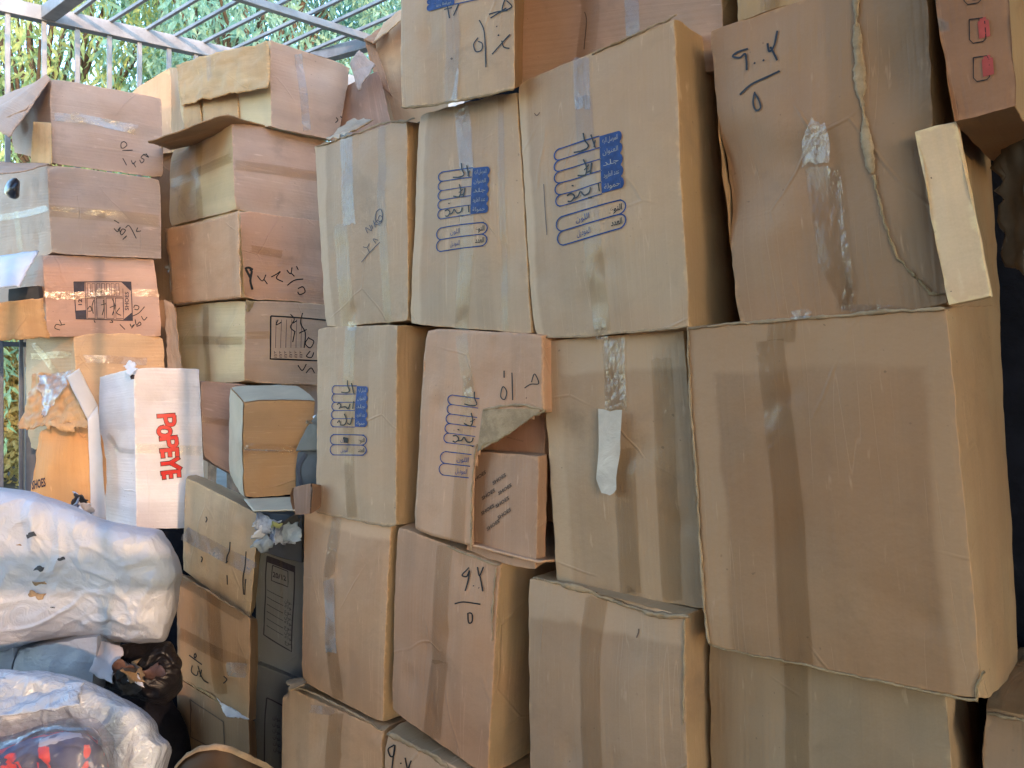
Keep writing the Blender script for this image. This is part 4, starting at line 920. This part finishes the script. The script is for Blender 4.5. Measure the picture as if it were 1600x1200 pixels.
panel('torn_corner', [(192, 572, 2.96), (205, 564, 2.95), (216, 574, 2.93), (203, 588, 2.92)], M['white_card'], PW.root, rag=(.012,) * 4, wr=.016, n=14, m=14)
A = PW.ink(); A.quad([(202, 582), (210, 583), (209, 591), (204, 592)], 'black_ink', 3, 3); A.build('small_hole')
panel('side_flap', [(104, 588, 2.80), (123, 576, 2.78), (153, 634, 2.86), (137, 656, 2.85)], M['white_card'], PW.root, wr=.002, n=8)
panel('side_flap', [(137, 654, 2.85), (153, 633, 2.86), (167, 816, 2.9), (143, 810, 2.88)], M['white_card'], PW.root, wr=.003, rag=(0, .004, .002, .002))

# ---- second stack (corner view)
K1 = farbox('open_carton', [(422, 64), (549, 103), (528, 222), (424, 199)], 3.24, 3.45, 'long carton with a folded-down crumpled flap, top of the second stack', far=(277, 106, 284, 196), sidec=(.62, .47, .27), b=(-.8, .6), col=(.43, .32, .22), horiz=True, bulge=.01)  # yellow side colour stands for light from the left, likewise on the cartons below
K1.left.bulge = 0
K1.tape([(465, 85), (480, 205)], 12, 'tape_milky'); A = K1.ink(); A.stroke([(524, 192), (528, 188), (525, 184)], 1.6); A.stroke([(532, 182), (534, 184)], 2); A.build('handwriting')
ym = card_mat('yellow_board_c', (.47, .35, .19), 12, horiz=False)
panel('folded_flap', [(275, 102, 3.66), (421, 66, 3.2), (419, 137, 3.17), (283, 166, 3.6)], ym, K1.root, rag=(.003, 0, .006, 0), wr=.012, bend=.015, n=40, m=22)
K1.tape([(340, 88), (344, 152)], 7, 'tape_clear', face=K1.left, off=.05)
panel('inner_flap', [(286, 150, 3.62), (312, 146, 3.54), (316, 196, 3.54), (288, 202, 3.62)], ym, K1.root, wr=.002); panel('inner_flap', [(318, 146, 3.52), (372, 138, 3.38), (374, 190, 3.36), (318, 196, 3.52)], ym, K1.root, wr=.002)
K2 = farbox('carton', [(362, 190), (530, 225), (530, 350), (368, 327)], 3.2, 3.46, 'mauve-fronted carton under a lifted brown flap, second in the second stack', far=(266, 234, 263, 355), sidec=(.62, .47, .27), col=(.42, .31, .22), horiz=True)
K2.tape([(368, 258), (496, 275)], 15, 'tape_dark'); K2.tape([(268, 287), (362, 248)], 14, 'tape_dark', face=K2.left); K2.tape([(310, 212), (313, 350)], 9, 'tape_brown', face=K2.left)
panel('lifted_flap', [(230, 221, 3.05), (357, 178, 3.15), (420, 199, 3.28), (268, 234, 3.5)], card_mat('brown_flap', (.30, .22, .13), 14), K2.root, wr=.006, rag=(.004, .004, .004, .01))
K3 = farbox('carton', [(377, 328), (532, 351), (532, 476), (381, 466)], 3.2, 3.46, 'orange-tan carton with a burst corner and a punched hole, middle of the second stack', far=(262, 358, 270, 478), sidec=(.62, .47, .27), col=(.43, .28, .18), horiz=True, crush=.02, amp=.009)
K3.tape([(392, 388), (440, 397)], 12, 'tape_dark'); K3.tape([(262, 420), (375, 395)], 11, 'tape_dark', face=K3.left); K3.tape([(312, 350), (318, 470)], 9, 'tape_brown', face=K3.left)
panel('sprung_panel', [(259, 357, 3.5), (373, 329, 3.12), (377, 464, 3.12), (270, 475, 3.5)], card_mat('sprung_board', (.52, .37, .24), 6), K3.root, wr=.004, bend=-.03, rag=(.004, .014, .004, .004), n=30, m=30)
A = K3.ink()
for st in ([(402, 430), (410, 438), (416, 428)], [(413, 436), (418, 443)], [(424, 432), (432, 428), (438, 424), (432, 434), (442, 440)], [(448, 422), (454, 428), (456, 418)], [(454, 426), (460, 432)], [(463, 416), (466, 422)], [(449, 446), (460, 438), (474, 436)], [(466, 451), (474, 448), (478, 456), (470, 460), (466, 456)]): A.stroke(st, 1.6)
A.build('handwriting'); A = K3.ink()
for st_ in ([(382, 420), (388, 418), (395, 421)], [(384, 421), (388, 428), (391, 434)], [(390, 421), (393, 424), (391, 438), (395, 452)]): A.stroke(st_, 3.6, 'marker')
A.build('small_hole')
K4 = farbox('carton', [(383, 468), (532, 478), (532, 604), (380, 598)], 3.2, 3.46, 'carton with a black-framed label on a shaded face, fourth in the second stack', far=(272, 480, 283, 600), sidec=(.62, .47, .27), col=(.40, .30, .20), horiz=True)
K4.tape([(282, 532), (378, 532)], 13, 'tape_dark', face=K4.left); K4.tape([(322, 480), (324, 595)], 9, 'tape_brown', face=K4.left); K4.tape([(384, 524), (420, 524)], 12, 'tape_brown')
A = K4.ink(); fr([(422, 494), (520, 502), (520, 566), (421, 562)], 2.2, 'marker')
for k in range(6): A.stroke([(430 + k * 8, 500), (429 + k * 8, 545)], .7, 'ballpen', smoothit=False); A.text('ABCDEF'[k] if 0 else '\uFE8D\uFEDF\uFEE8', (427 + k * 8, 560), (0, -3), (6, 0), 'ballpen', fit=3.5)
for st in ([(433, 500), (430, 508), (438, 504)], [(452, 492), (458, 500), (452, 512), (460, 520)], [(456, 506), (462, 502)], [(459, 520), (456, 536)], [(471, 490), (468, 506), (476, 522), (474, 545)], [(466, 522), (478, 516)], [(482, 528), (476, 538), (484, 545), (490, 535), (482, 530)], [(484, 550), (478, 558), (486, 560), (490, 552)], [(465, 572), (472, 580), (478, 570)], [(478, 584), (486, 576), (492, 584)]): A.stroke(st, 1.6)
A.build('handwriting')
panel('torn_corner', [(384, 468, 3.16), (398, 472, 3.17), (390, 486, 3.17), (385, 488, 3.16)], M['torn_grey'], K4.root, rag=(.006,) * 4, wr=.01)
K5 = farbox('carton', [(313, 594), (400, 602), (398, 760), (318, 718)], 3.12, 3.25, 'dusky mauve-brown carton at the foot of the second stack behind the white-topped box', b=(-.5, .86), col=(.36, .26, .20), horiz=True, D=.3)
K5.tape([(316, 656), (396, 664)], 10, 'tape_dark')
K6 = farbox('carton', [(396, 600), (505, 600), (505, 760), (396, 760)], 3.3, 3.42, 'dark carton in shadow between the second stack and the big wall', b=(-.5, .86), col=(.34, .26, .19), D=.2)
# cartons seen in the gap behind
G1_ = Box('carton', [(205, 143), (268, 104), (268, 240), (205, 240)], 3.75, 3.72, 'pale sunlit carton top peeping out between the two left stacks', D=.05, b=(0, 1), col=(.56, .46, .33), side='R', far=(292, 110, 292, 230), cell=.03)
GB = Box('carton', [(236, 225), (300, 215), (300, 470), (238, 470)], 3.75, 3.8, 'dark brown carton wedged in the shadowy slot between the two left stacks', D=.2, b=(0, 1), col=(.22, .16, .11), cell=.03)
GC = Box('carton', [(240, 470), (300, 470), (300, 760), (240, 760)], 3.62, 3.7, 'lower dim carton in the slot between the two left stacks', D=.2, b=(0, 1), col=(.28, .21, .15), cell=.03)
gs = panel('upright_board', [(258, 470, 3.3), (272, 474, 3.28), (284, 585, 3.25), (262, 585, 3.28)], card_mat('slot_board', (.33, .25, .17), 3), None, wr=.01, rag=(.01, .008, .004, .008))
tag(gs, 'narrow upright strip of board in the slot left of the label-framed carton', 'board')

# ---- torn cartons right of the second stack top
Q1 = Box('burst_carton', [(583, 66), (700, -30), (700, 260), (618, 200)], 3.55, 3.35, 'burst-open carton with its inside lit, behind the topmost carton', D=.12, b=(-.35, .93), col=(.50, .35, .21), cell=.02, cut=None)
panel('raised_flap', [(569, 62, 3.5), (604, 36, 3.52), (606, 52, 3.5), (584, 68, 3.46)], card_mat('q_flap', (.38, .25, .16), 3), Q1.root, rag=(.01, .004, .004, .004), wr=.008)
panel('raised_flap', [(600, 36, 3.45), (640, 6, 3.4), (640, 22, 3.36), (584, 66, 3.42)], card_mat('q_flap_b', (.55, .43, .29), 4), Q1.root, rag=(.012, .0, .004, 0), wr=.006)
panel('hanging_flap', [(569, 62, 3.5), (586, 68, 3.5), (612, 150, 3.48), (588, 130, 3.5)], card_mat('q_flap_c', (.36, .24, .16), 6), Q1.root, rag=(.004, .004, .004, .006), wr=.006)
Q2 = Box('torn_carton', [(530, 140), (592, 108), (622, 250), (530, 250)], 3.5, 3.4, 'mauve-brown torn carton side below the small grey flap', D=.12, b=(-.35, .93), col=(.38, .26, .20), cell=.02)
fl = panel('grey_flap', [(547, 100, 3.36), (562, 80, 3.36), (588, 102, 3.32), (560, 144, 3.30)], card_mat('grey_flap_board', (.42, .36, .33), 8), None, rag=(.006, .012, .014, .004), wr=.008)
tag(fl, 'small torn greyish flap hanging beside the topmost long carton', 'torn board')

# ---- box with white top
H1 = Box('white_topped_box', [(381, 626), (493, 625), (482, 771), (381, 779)], 2.62, 2.6, 'small brown box with white top and white side, standing on the spotted carton', side='L', far=(360, 604, 358, 736), b=(-.5, .87), D=.3, col=(.31, .20, .095), crush=.006, amp=.004, bulge=.005, horiz=True, stain=.25)
wm = M['white_side'] = simple('white_outer_paper', (.48, .42, .31), .5, .4, 10, .12, .002, 14)
def skin(bx, fc, name, mat, n=14, off=.0032, a0=0., a1=1., b0=0., b1=1.):
    vs = [fc.pt(a0 + (a1 - a0) * i / n, b0 + (b1 - b0) * j / n, off)[0] for j in range(n + 1) for i in range(n + 1)]
    return mesh_obj(name, vs, [(j * (n + 1) + i, (j + 1) * (n + 1) + i, (j + 1) * (n + 1) + i + 1, j * (n + 1) + i + 1) for j in range(n) for i in range(n)], mat, bx.root)
skin(H1, H1.left, 'white_side', wm); skin(H1, H1.top, 'white_top', wm)
H1.tape([(383, 698), (462, 702)], 14, 'tape_clear', off=.003); H1.tape([(384, 702), (460, 705)], 2.2, 'tape_milky', off=.002); H1.tape([(378, 690), (388, 710)], 16, 'tape_clear', off=.005)
panel('lower_flap', [(381, 780, 2.6), (462, 776, 2.58), (474, 797, 2.4), (396, 799, 2.42)], wm, H1.root, wr=.002, rag=(0, .004, .004, 0))
DS = Box('grey_shoe_box', [(464, 705), (500, 700), (500, 765), (461, 765)], 2.56, 2.5, 'dark grey shoe box with a black curved stripe beside the small brown box', D=.1, mat=M['dark_card'], crush=.003, amp=.002, cat='shoe box', cell=.02, b=(.2, .98))
dsf = panel('stripe_panel', [(480, 668, 2.52), (500, 640, 2.48), (500, 704, 2.48), (462, 705, 2.54)], simple('olive_grey_card', (.13, .125, .11), .6, .3, 9, .3), DS.root, wr=.002)
A = DS.ink(); A.stroke([(478, 708), (468, 730), (473, 762)], 6, 'black_ink'); A.build('dark_stripe')
scrap('torn_paper', 490, 655, 2.5, 10, [M['torn'], M['white_card']], 'scrap of white and orange paper at the torn edge of the small brown box', 'scrap', 12, cards=2)
SBX = Box('small_open_box', [(472, 764), (500, 757), (500, 792), (476, 795)], 2.46, 2.42, 'small dark-mouthed open box wedged under the grey shoe box', D=.1, b=(.3, .95), side='L', far=(457, 762, 460, 808), col=(.18, .13, .10), crush=.004, cell=.02, cat='small box')

# ---- spotted column
def lowbox(name, q, label, d0=2.85, d1=2.62, **k):
    k.setdefault('b', (-.24, .97)); k.setdefault('D', .3); k.setdefault('side', 'R')
    return Box(name, q, d0, d1, label, **k)
F1 = lowbox('carton', [(290, 747), (402, 802), (392, 968), (285, 893)], 'yellowish carton dotted with ink marks and a pale tape band, atop the low column', col=(.40, .34, .215), far=(412, 790, 402, 945), D=.28, pale=(0, 0, 0, 0))
F1.tape([(289, 834), (335, 858), (396, 890)], 23, 'tape_milky'); F1.tape([(292, 824), (300, 850)], [14, 10], 'tape_clear', off=.004)
A = F1.ink()
for st in ([(324, 808), (326, 812), (324, 817)], [(315, 871), (317, 874), (315, 880)], [(361, 847), (360, 862), (357, 870), (356, 880)], [(358, 878), (355, 881)], [(357, 900), (357, 915)], [(385, 862), (384, 885), (381, 905), (382, 930)]): A.stroke(st, 1.8)
A.build('ink_mark')
F2 = lowbox('carton', [(277, 893), (391, 966), (389, 1127), (277, 1059)], 'carton sealed with shiny clear tape and faint numerals, below the spotted carton', 2.8, 2.57, col=(.36, .275, .175), far=(404, 968, 402, 1125))
F2.tape([(281, 902), (325, 925), (384, 964)], [16, 20, 18], 'tape_clear', off=.004); F2.tape([(335, 925), (342, 1010), (345, 1085)], 20, 'tape_brown'); F2.tape([(282, 990), (385, 1040)], 18, 'tape_brown', off=.0012); F2.tape([(359, 1045), (386, 1048)], 22, 'tape_milky', off=.003)
A = F2.ink()
for st in ([(306, 1024), (308, 1021), (310, 1025), (307, 1028), (306, 1024)], [(297, 1024), (319, 1038)], [(302, 1040), (300, 1050), (308, 1056), (312, 1048)], [(312, 1040), (318, 1062), (326, 1068)], [(318, 1046), (314, 1058)], [(352, 1056), (356, 1062), (350, 1068)], [(384, 905), (382, 930)]): A.stroke(st, 1.8)
A.build('handwriting'); lip(F2, [(278, 894), (320, 918), (388, 964)], 6, 'torn', d=.008, rag=3)
F3 = lowbox('carton', [(277, 1059), (389, 1127), (388, 1330), (275, 1250)], 'dim brown carton with a faint printed panel, foot of the low column', 2.8, 2.57, col=(.27, .195, .12), far=(400, 1128, 400, 1330))
A = F3.ink(); fr([(298, 1092), (350, 1128), (352, 1180), (298, 1150)], 1.6, 'grey_ink'); A.build('printed_panel')
lip(F3, [(292, 1064), (330, 1086), (352, 1104)], 7, 'torn_grey', d=.01, rag=3); panel('torn_paper', [(340, 1092, 2.55), (362, 1108, 2.52), (388, 1122, 2.5), (352, 1120, 2.5)], M['white_card'], F3.root, rag=(.01,) * 4, wr=.016)
# ---- grey-blue column
GB_ = (.15, .157, .165)
G1 = lowbox('grey_carton', [(402, 818), (500, 850), (500, 1075), (397, 1033)], 'blue-grey carton with a printed list and its top torn open', 2.86, 2.72, col=GB_, stain=.2, b=(.66, .75), gloss=.5, warm=False)
A = G1.ink(); fr([(418, 868), (463, 884), (457, 1016), (413, 990)], 2.0, 'black_ink'); A.quad([(418, 868), (463, 884), (463, 893), (418, 877)], 'black_ink', 6, 2)
fr([(427, 882), (452, 891), (451, 915), (426, 905)], 1.4, 'black_ink'); A.text('20/12', (428, 899), (6.4, 2.3), (0, -11), 'black_ink', fit=3.1, bold=.03)
for k in range(6): A.stroke([(418, 920 + k * 11), (445, 932 + k * 11.5)], .9, 'black_ink', smoothit=False)
for k in range(9): A.text(('\uFEE5\uFE8D\uFEEE\uFEE8', '\uFE94\uFEDF\uFEEE', '\uFEC9\uFEEE\uFEE8')[k % 3], (447, 938 + k * 8), (3.0, 1.2), (0, -8), 'black_ink', fit=3.6)
A.build('printed_list'); G1.tape([(440, 850), (444, 960)], 5, 'tape_clear', off=.004)
G2 = lowbox('grey_carton', [(398, 1035), (500, 1076), (500, 1330), (396, 1280)], 'second blue-grey carton with a framed print, beneath the torn-open grey one', 2.84, 2.70, col=(.12, .127, .135), stain=.2, b=(.66, .75), gloss=.5, warm=False)
A = G2.ink(); fr([(418, 1090), (470, 1110), (468, 1240), (414, 1215)], 2.0, 'black_ink')
for k in range(6): A.text('\uFEE5\uFE8D\uFEEE\uFEE8', (430, 1120 + k * 10), (3.2, 1.3), (0, -9), 'black_ink', fit=4)
A.build('printed_frame')
scrap('torn_silver_paper', 430, 830, 2.55, 34, [foil, M['dark_card'], simple('silver_paper', (.34, .40, .46), .4, .6, 18, .3, .006, 50), M['white_card']], 'crumpled silver-blue torn paper bursting from the grey carton', 'torn paper', 21, cards=9)
scrap('green_strip', 437, 818, 2.47, 13, [simple('green_paper', (.36, .42, .20), .5, .4, 9, .2)], 'curled pale green paper strip lying on the silver paper', 'paper strip', 3, cards=1)
Vd = Box('shoe_box', [(400, 800), (470, 806), (470, 880), (400, 860)], 2.66, 2.6, 'black shoe box in the dark opening behind the silver-blue torn paper', D=.1, mat=M['dark_card'], crush=.004, cat='shoe box', cell=.02)
# rim of an open carton at the bottom edge
rm = root('open_carton', up(330, 1300, 2.1), 'open carton whose curved upper rim shows at the bottom edge', 'cardboard box')
rmat = card_mat('rim_board', (.045, .035, .025), 2)  # near-black colour stands for the shaded inside of the carton
pp = [(272, 1200), (288, 1182), (308, 1171), (335, 1167), (360, 1172), (385, 1184), (412, 1196), (440, 1215)]
vs, fs = [], []
PPs = resample(pp + pp[-2:0:-1], 60)[:31]
for (x, y) in PPs:
    for k in range(8):
        w = up(x, y, 2.15 - .1 * math.sin((x - 270) / 170 * 3.14)) + V(0, 0, -k * .06); vs.append(w + noise.noise_vector(w * 9) * .008)
for i in range(len(PPs) - 1):
    for k in range(7): a = i * 8 + k; fs.append((a, a + 1, a + 9, a + 8))
o = mesh_obj('shaded_panel', vs, fs, rmat, rm); so = o.modifiers.new('t', 'SOLIDIFY'); so.thickness = .006
vs, fs = [], []
for (x, y) in PPs:
    w = up(x, y, 2.14 - .1 * math.sin((x - 270) / 170 * 3.14)); j_ = noise.noise(w * 60) * .003
    vs += [w + V(0, 0, .002 + j_), w + V(0, 0, -.007), w + V(0, .012, .004 + j_)]
for i in range(len(PPs) - 1):
    a = i * 3; fs += [(a, a + 1, a + 4, a + 3), (a, a + 3, a + 5, a + 2)]
mesh_obj('rim', vs, fs, M['torn'], rm)

# ================================================================ SACKS AND BAGS, BOTTOM LEFT
sackm = film_mat('white_sack', (.50, .53, .60), .42, 3.2, .035); sackm2 = film_mat('white_polythene', (.46, .50, .57), .2, 4, .05)
S = root('white_sack', up(110, 1000, 2.4), 'big stuffed white sack with small rips, lying on the grey parcels', 'sack')
blob('sack', [(-130, 800), (-60, 770), (0, 763), (60, 772), (115, 790), (165, 813), (215, 822), (252, 828), (272, 855), (284, 895), (278, 930), (272, 965), (262, 1000), (215, 1006), (170, 1003), (120, 992), (60, 1002), (0, 1022), (-60, 1030), (-130, 1010)], 2.45, .22, .3, sackm, S, wr=.023, freq=4.2, power=5, rings=70, n=300, center=(90, 900))
def rip(x, y, r, a, k):
    q = [(x + math.cos(a + t) * r * s_, y + math.sin(a + t) * r * s_ * .7, 2.195) for t, s_ in ((2.6, 1), (3.6, 1.05), (5.8, .9), (.4, .8))]
    panel('rip', q, M['torn'] if k else M['dark_card'], S, thick=.002, rag=(.01,) * 4, wr=.01, n=8, m=8)
for (x, y, r, a, k) in ((58, 930, 13, .3, 1), (64, 912, 9, -.2, 1), (48, 836, 9, -.4, 0), (62, 888, 8, .2, 0), (92, 874, 7, -.3, 0), (30, 852, 7, .4, 1), (82, 950, 5, 0, 0)): rip(x, y, r, a, k)
gp = film_mat('grey_wrap', (.36, .39, .46), .4, 9, .012)
for q_, d_, lb in (([(-90, 1004), (30, 1008), (18, 1075), (-90, 1075)], 2.34, 'grey wrapped parcel cut by the left edge under the white sack'), ([(24, 1012), (156, 986), (140, 1092), (18, 1075)], 2.30, 'grey wrapped parcel with folded film under the white sack')):
    Box('grey_parcel', q_, d_, d_ - .03, lb, D=.25, mat=gp, amp=.016, crush=.02, bulge=.012, cell=.012, cat='parcel', bodyname='wrapping', b=(-.2, .98))
o = panel('paper_sheet', [(158, 1002, 2.3), (196, 1012, 2.3), (176, 1068, 2.22), (140, 1050, 2.24)], simple('pale_paper', (.58, .54, .56), .5, .4, 9, .1, .003, 20), None, rag=(.004, .014, .006, .004), wr=.01); tag(o, 'pale pinkish paper sheet folded beside the grey parcels', 'paper sheet')
o = blob('black_bag', [(180, 1010), (225, 1005), (268, 1000), (285, 1030), (282, 1080), (260, 1100), (215, 1088), (165, 1075)], 2.42, .08, .12, simple('black_plastic', (.008, .008, .011), .4, .4, 7, .4, .012, 14, col2=(.02, .015, .015)), None, wr=.03, freq=10, n=70, rings=18); tag(o, 'torn black plastic bag in the gap under the white sack', 'bag')
scrap('paper_scraps', 215, 1062, 2.26, 32, [M['dark_card'], simple('brown_scrap', (.16, .09, .07), .6, .3, 9, .4), M['torn_grey'], M['white_card'], M['dark_card']], 'dark and pale paper scraps spilling below the black bag', 'scrap', 31, cards=7)
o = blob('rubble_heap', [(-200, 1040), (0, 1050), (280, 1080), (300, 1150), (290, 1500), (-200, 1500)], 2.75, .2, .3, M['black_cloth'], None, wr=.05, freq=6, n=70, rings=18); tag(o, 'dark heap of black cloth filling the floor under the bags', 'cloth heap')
T = root('plastic_bag', up(100, 1200, 1.8), 'glossy white polythene bag in front at the bottom left', 'bag')
blob('bag', [(-130, 1060), (0, 1045), (60, 1047), (130, 1066), (185, 1088), (225, 1106), (245, 1130), (252, 1150), (272, 1165), (262, 1200), (250, 1290), (120, 1330), (0, 1340), (-130, 1330)], 1.80, .16, .25, sackm2, T, wr=.020, freq=6, power=5, rings=60, n=280, center=(70, 1180))
panel('folded_layer', [(-40, 1058, 1.66), (130, 1070, 1.68), (122, 1100, 1.60), (-40, 1130, 1.58)], sackm2, T, thick=.003, rag=(0, .006, .008, 0), wr=.012, n=30, m=20)
pk = root('clothes_pack', up(70, 1220, 1.5), 'clear plastic pack of red and navy clothes at the bottom left corner', 'pack')
m_, nt_, out_ = mat_new('red_navy_cloth'); tc_ = nd(nt_, "ShaderNodeTexCoord").outputs['Object']
f1_ = noise_n(nt_, tc_, 9, 3, .5, 1.5); f2_ = noise_n(nt_, mapping(nt_, tc_, (1, 1, 1), (5, 2, 1)), 11, 3, .5, 1.)
c_ = mixc(nt_, smooth(nt_, f1_, .50, .53), (.04, .055, .15), (.62, .05, .07)); c_ = mixc(nt_, smooth(nt_, f2_, .60, .64), c_, (.40, .40, .48))
b_ = nd(nt_, "ShaderNodeBsdfPrincipled"); nt_.links.new(c_, b_.inputs['Base Color']); b_.inputs['Roughness'].default_value = .7; nt_.links.new(b_.outputs[0], out_.inputs[0])
blob('clothes', [(-80, 1160), (0, 1172), (60, 1150), (100, 1138), (150, 1140), (164, 1165), (168, 1220), (160, 1330), (-80, 1330)], 1.56, .08, .12, m_, pk, wr=.025, freq=12, n=80, rings=20, power=3)
blob('clear_film', [(-90, 1140), (0, 1152), (55, 1138), (100, 1124), (156, 1122), (174, 1150), (178, 1220), (172, 1340), (-90, 1340)], 1.54, .11, .10, tape_mat('clear_wrap', (.95, .95, .97), .10, .10, 2.2, .16), pk, wr=.02, freq=11, n=90, rings=22, power=4)

o = panel('backing', [(120, 770, 3.45), (560, 770, 3.45), (560, 1700, 3.45), (120, 1700, 3.45)], M['black_cloth'], None, wr=.03, n=30, m=40, freq=5); tag(o, 'dark tarpaulin sheet added to darken the gap behind the spotted carton and white carton', 'backing')  # added dark sheet standing in for the black gap
# ---------------------------------------------------------------- black sheet standing in for the shaded hollow behind the right end
bs_ = panel('black_backing', [(1420, -300, 1.72), (1900, -500, 1.30), (1900, 1700, 1.30), (1420, 1500, 1.72)], M['black_cloth'], None, wr=.03, n=50, m=60, freq=5); tag(bs_, 'black tarpaulin sheet added for the dark gap at the right end of the big wall', 'backing')

p0, p1 = wl(-1.08, .46), wl(1.9, .46)  # dark sheet added so the gaps between cartons read as shaded
ln = mesh_obj('dark_backing', [V(p0[0] + (p1[0] - p0[0]) * i / 40, p0[1] + (p1[1] - p0[1]) * i / 40, .05 + 2.62 * j / 30) + noise.noise_vector(V(i * .3, j * .3, 2)) * .03 for j in range(31) for i in range(41)], [(j * 41 + i, j * 41 + i + 1, (j + 1) * 41 + i + 1, (j + 1) * 41 + i) for j in range(30) for i in range(40)], M['black_cloth'])
ln.name = 'backing'; tag(ln, 'dark tarpaulin sheet added to darken gaps behind the tall wall of big cartons', 'backing')
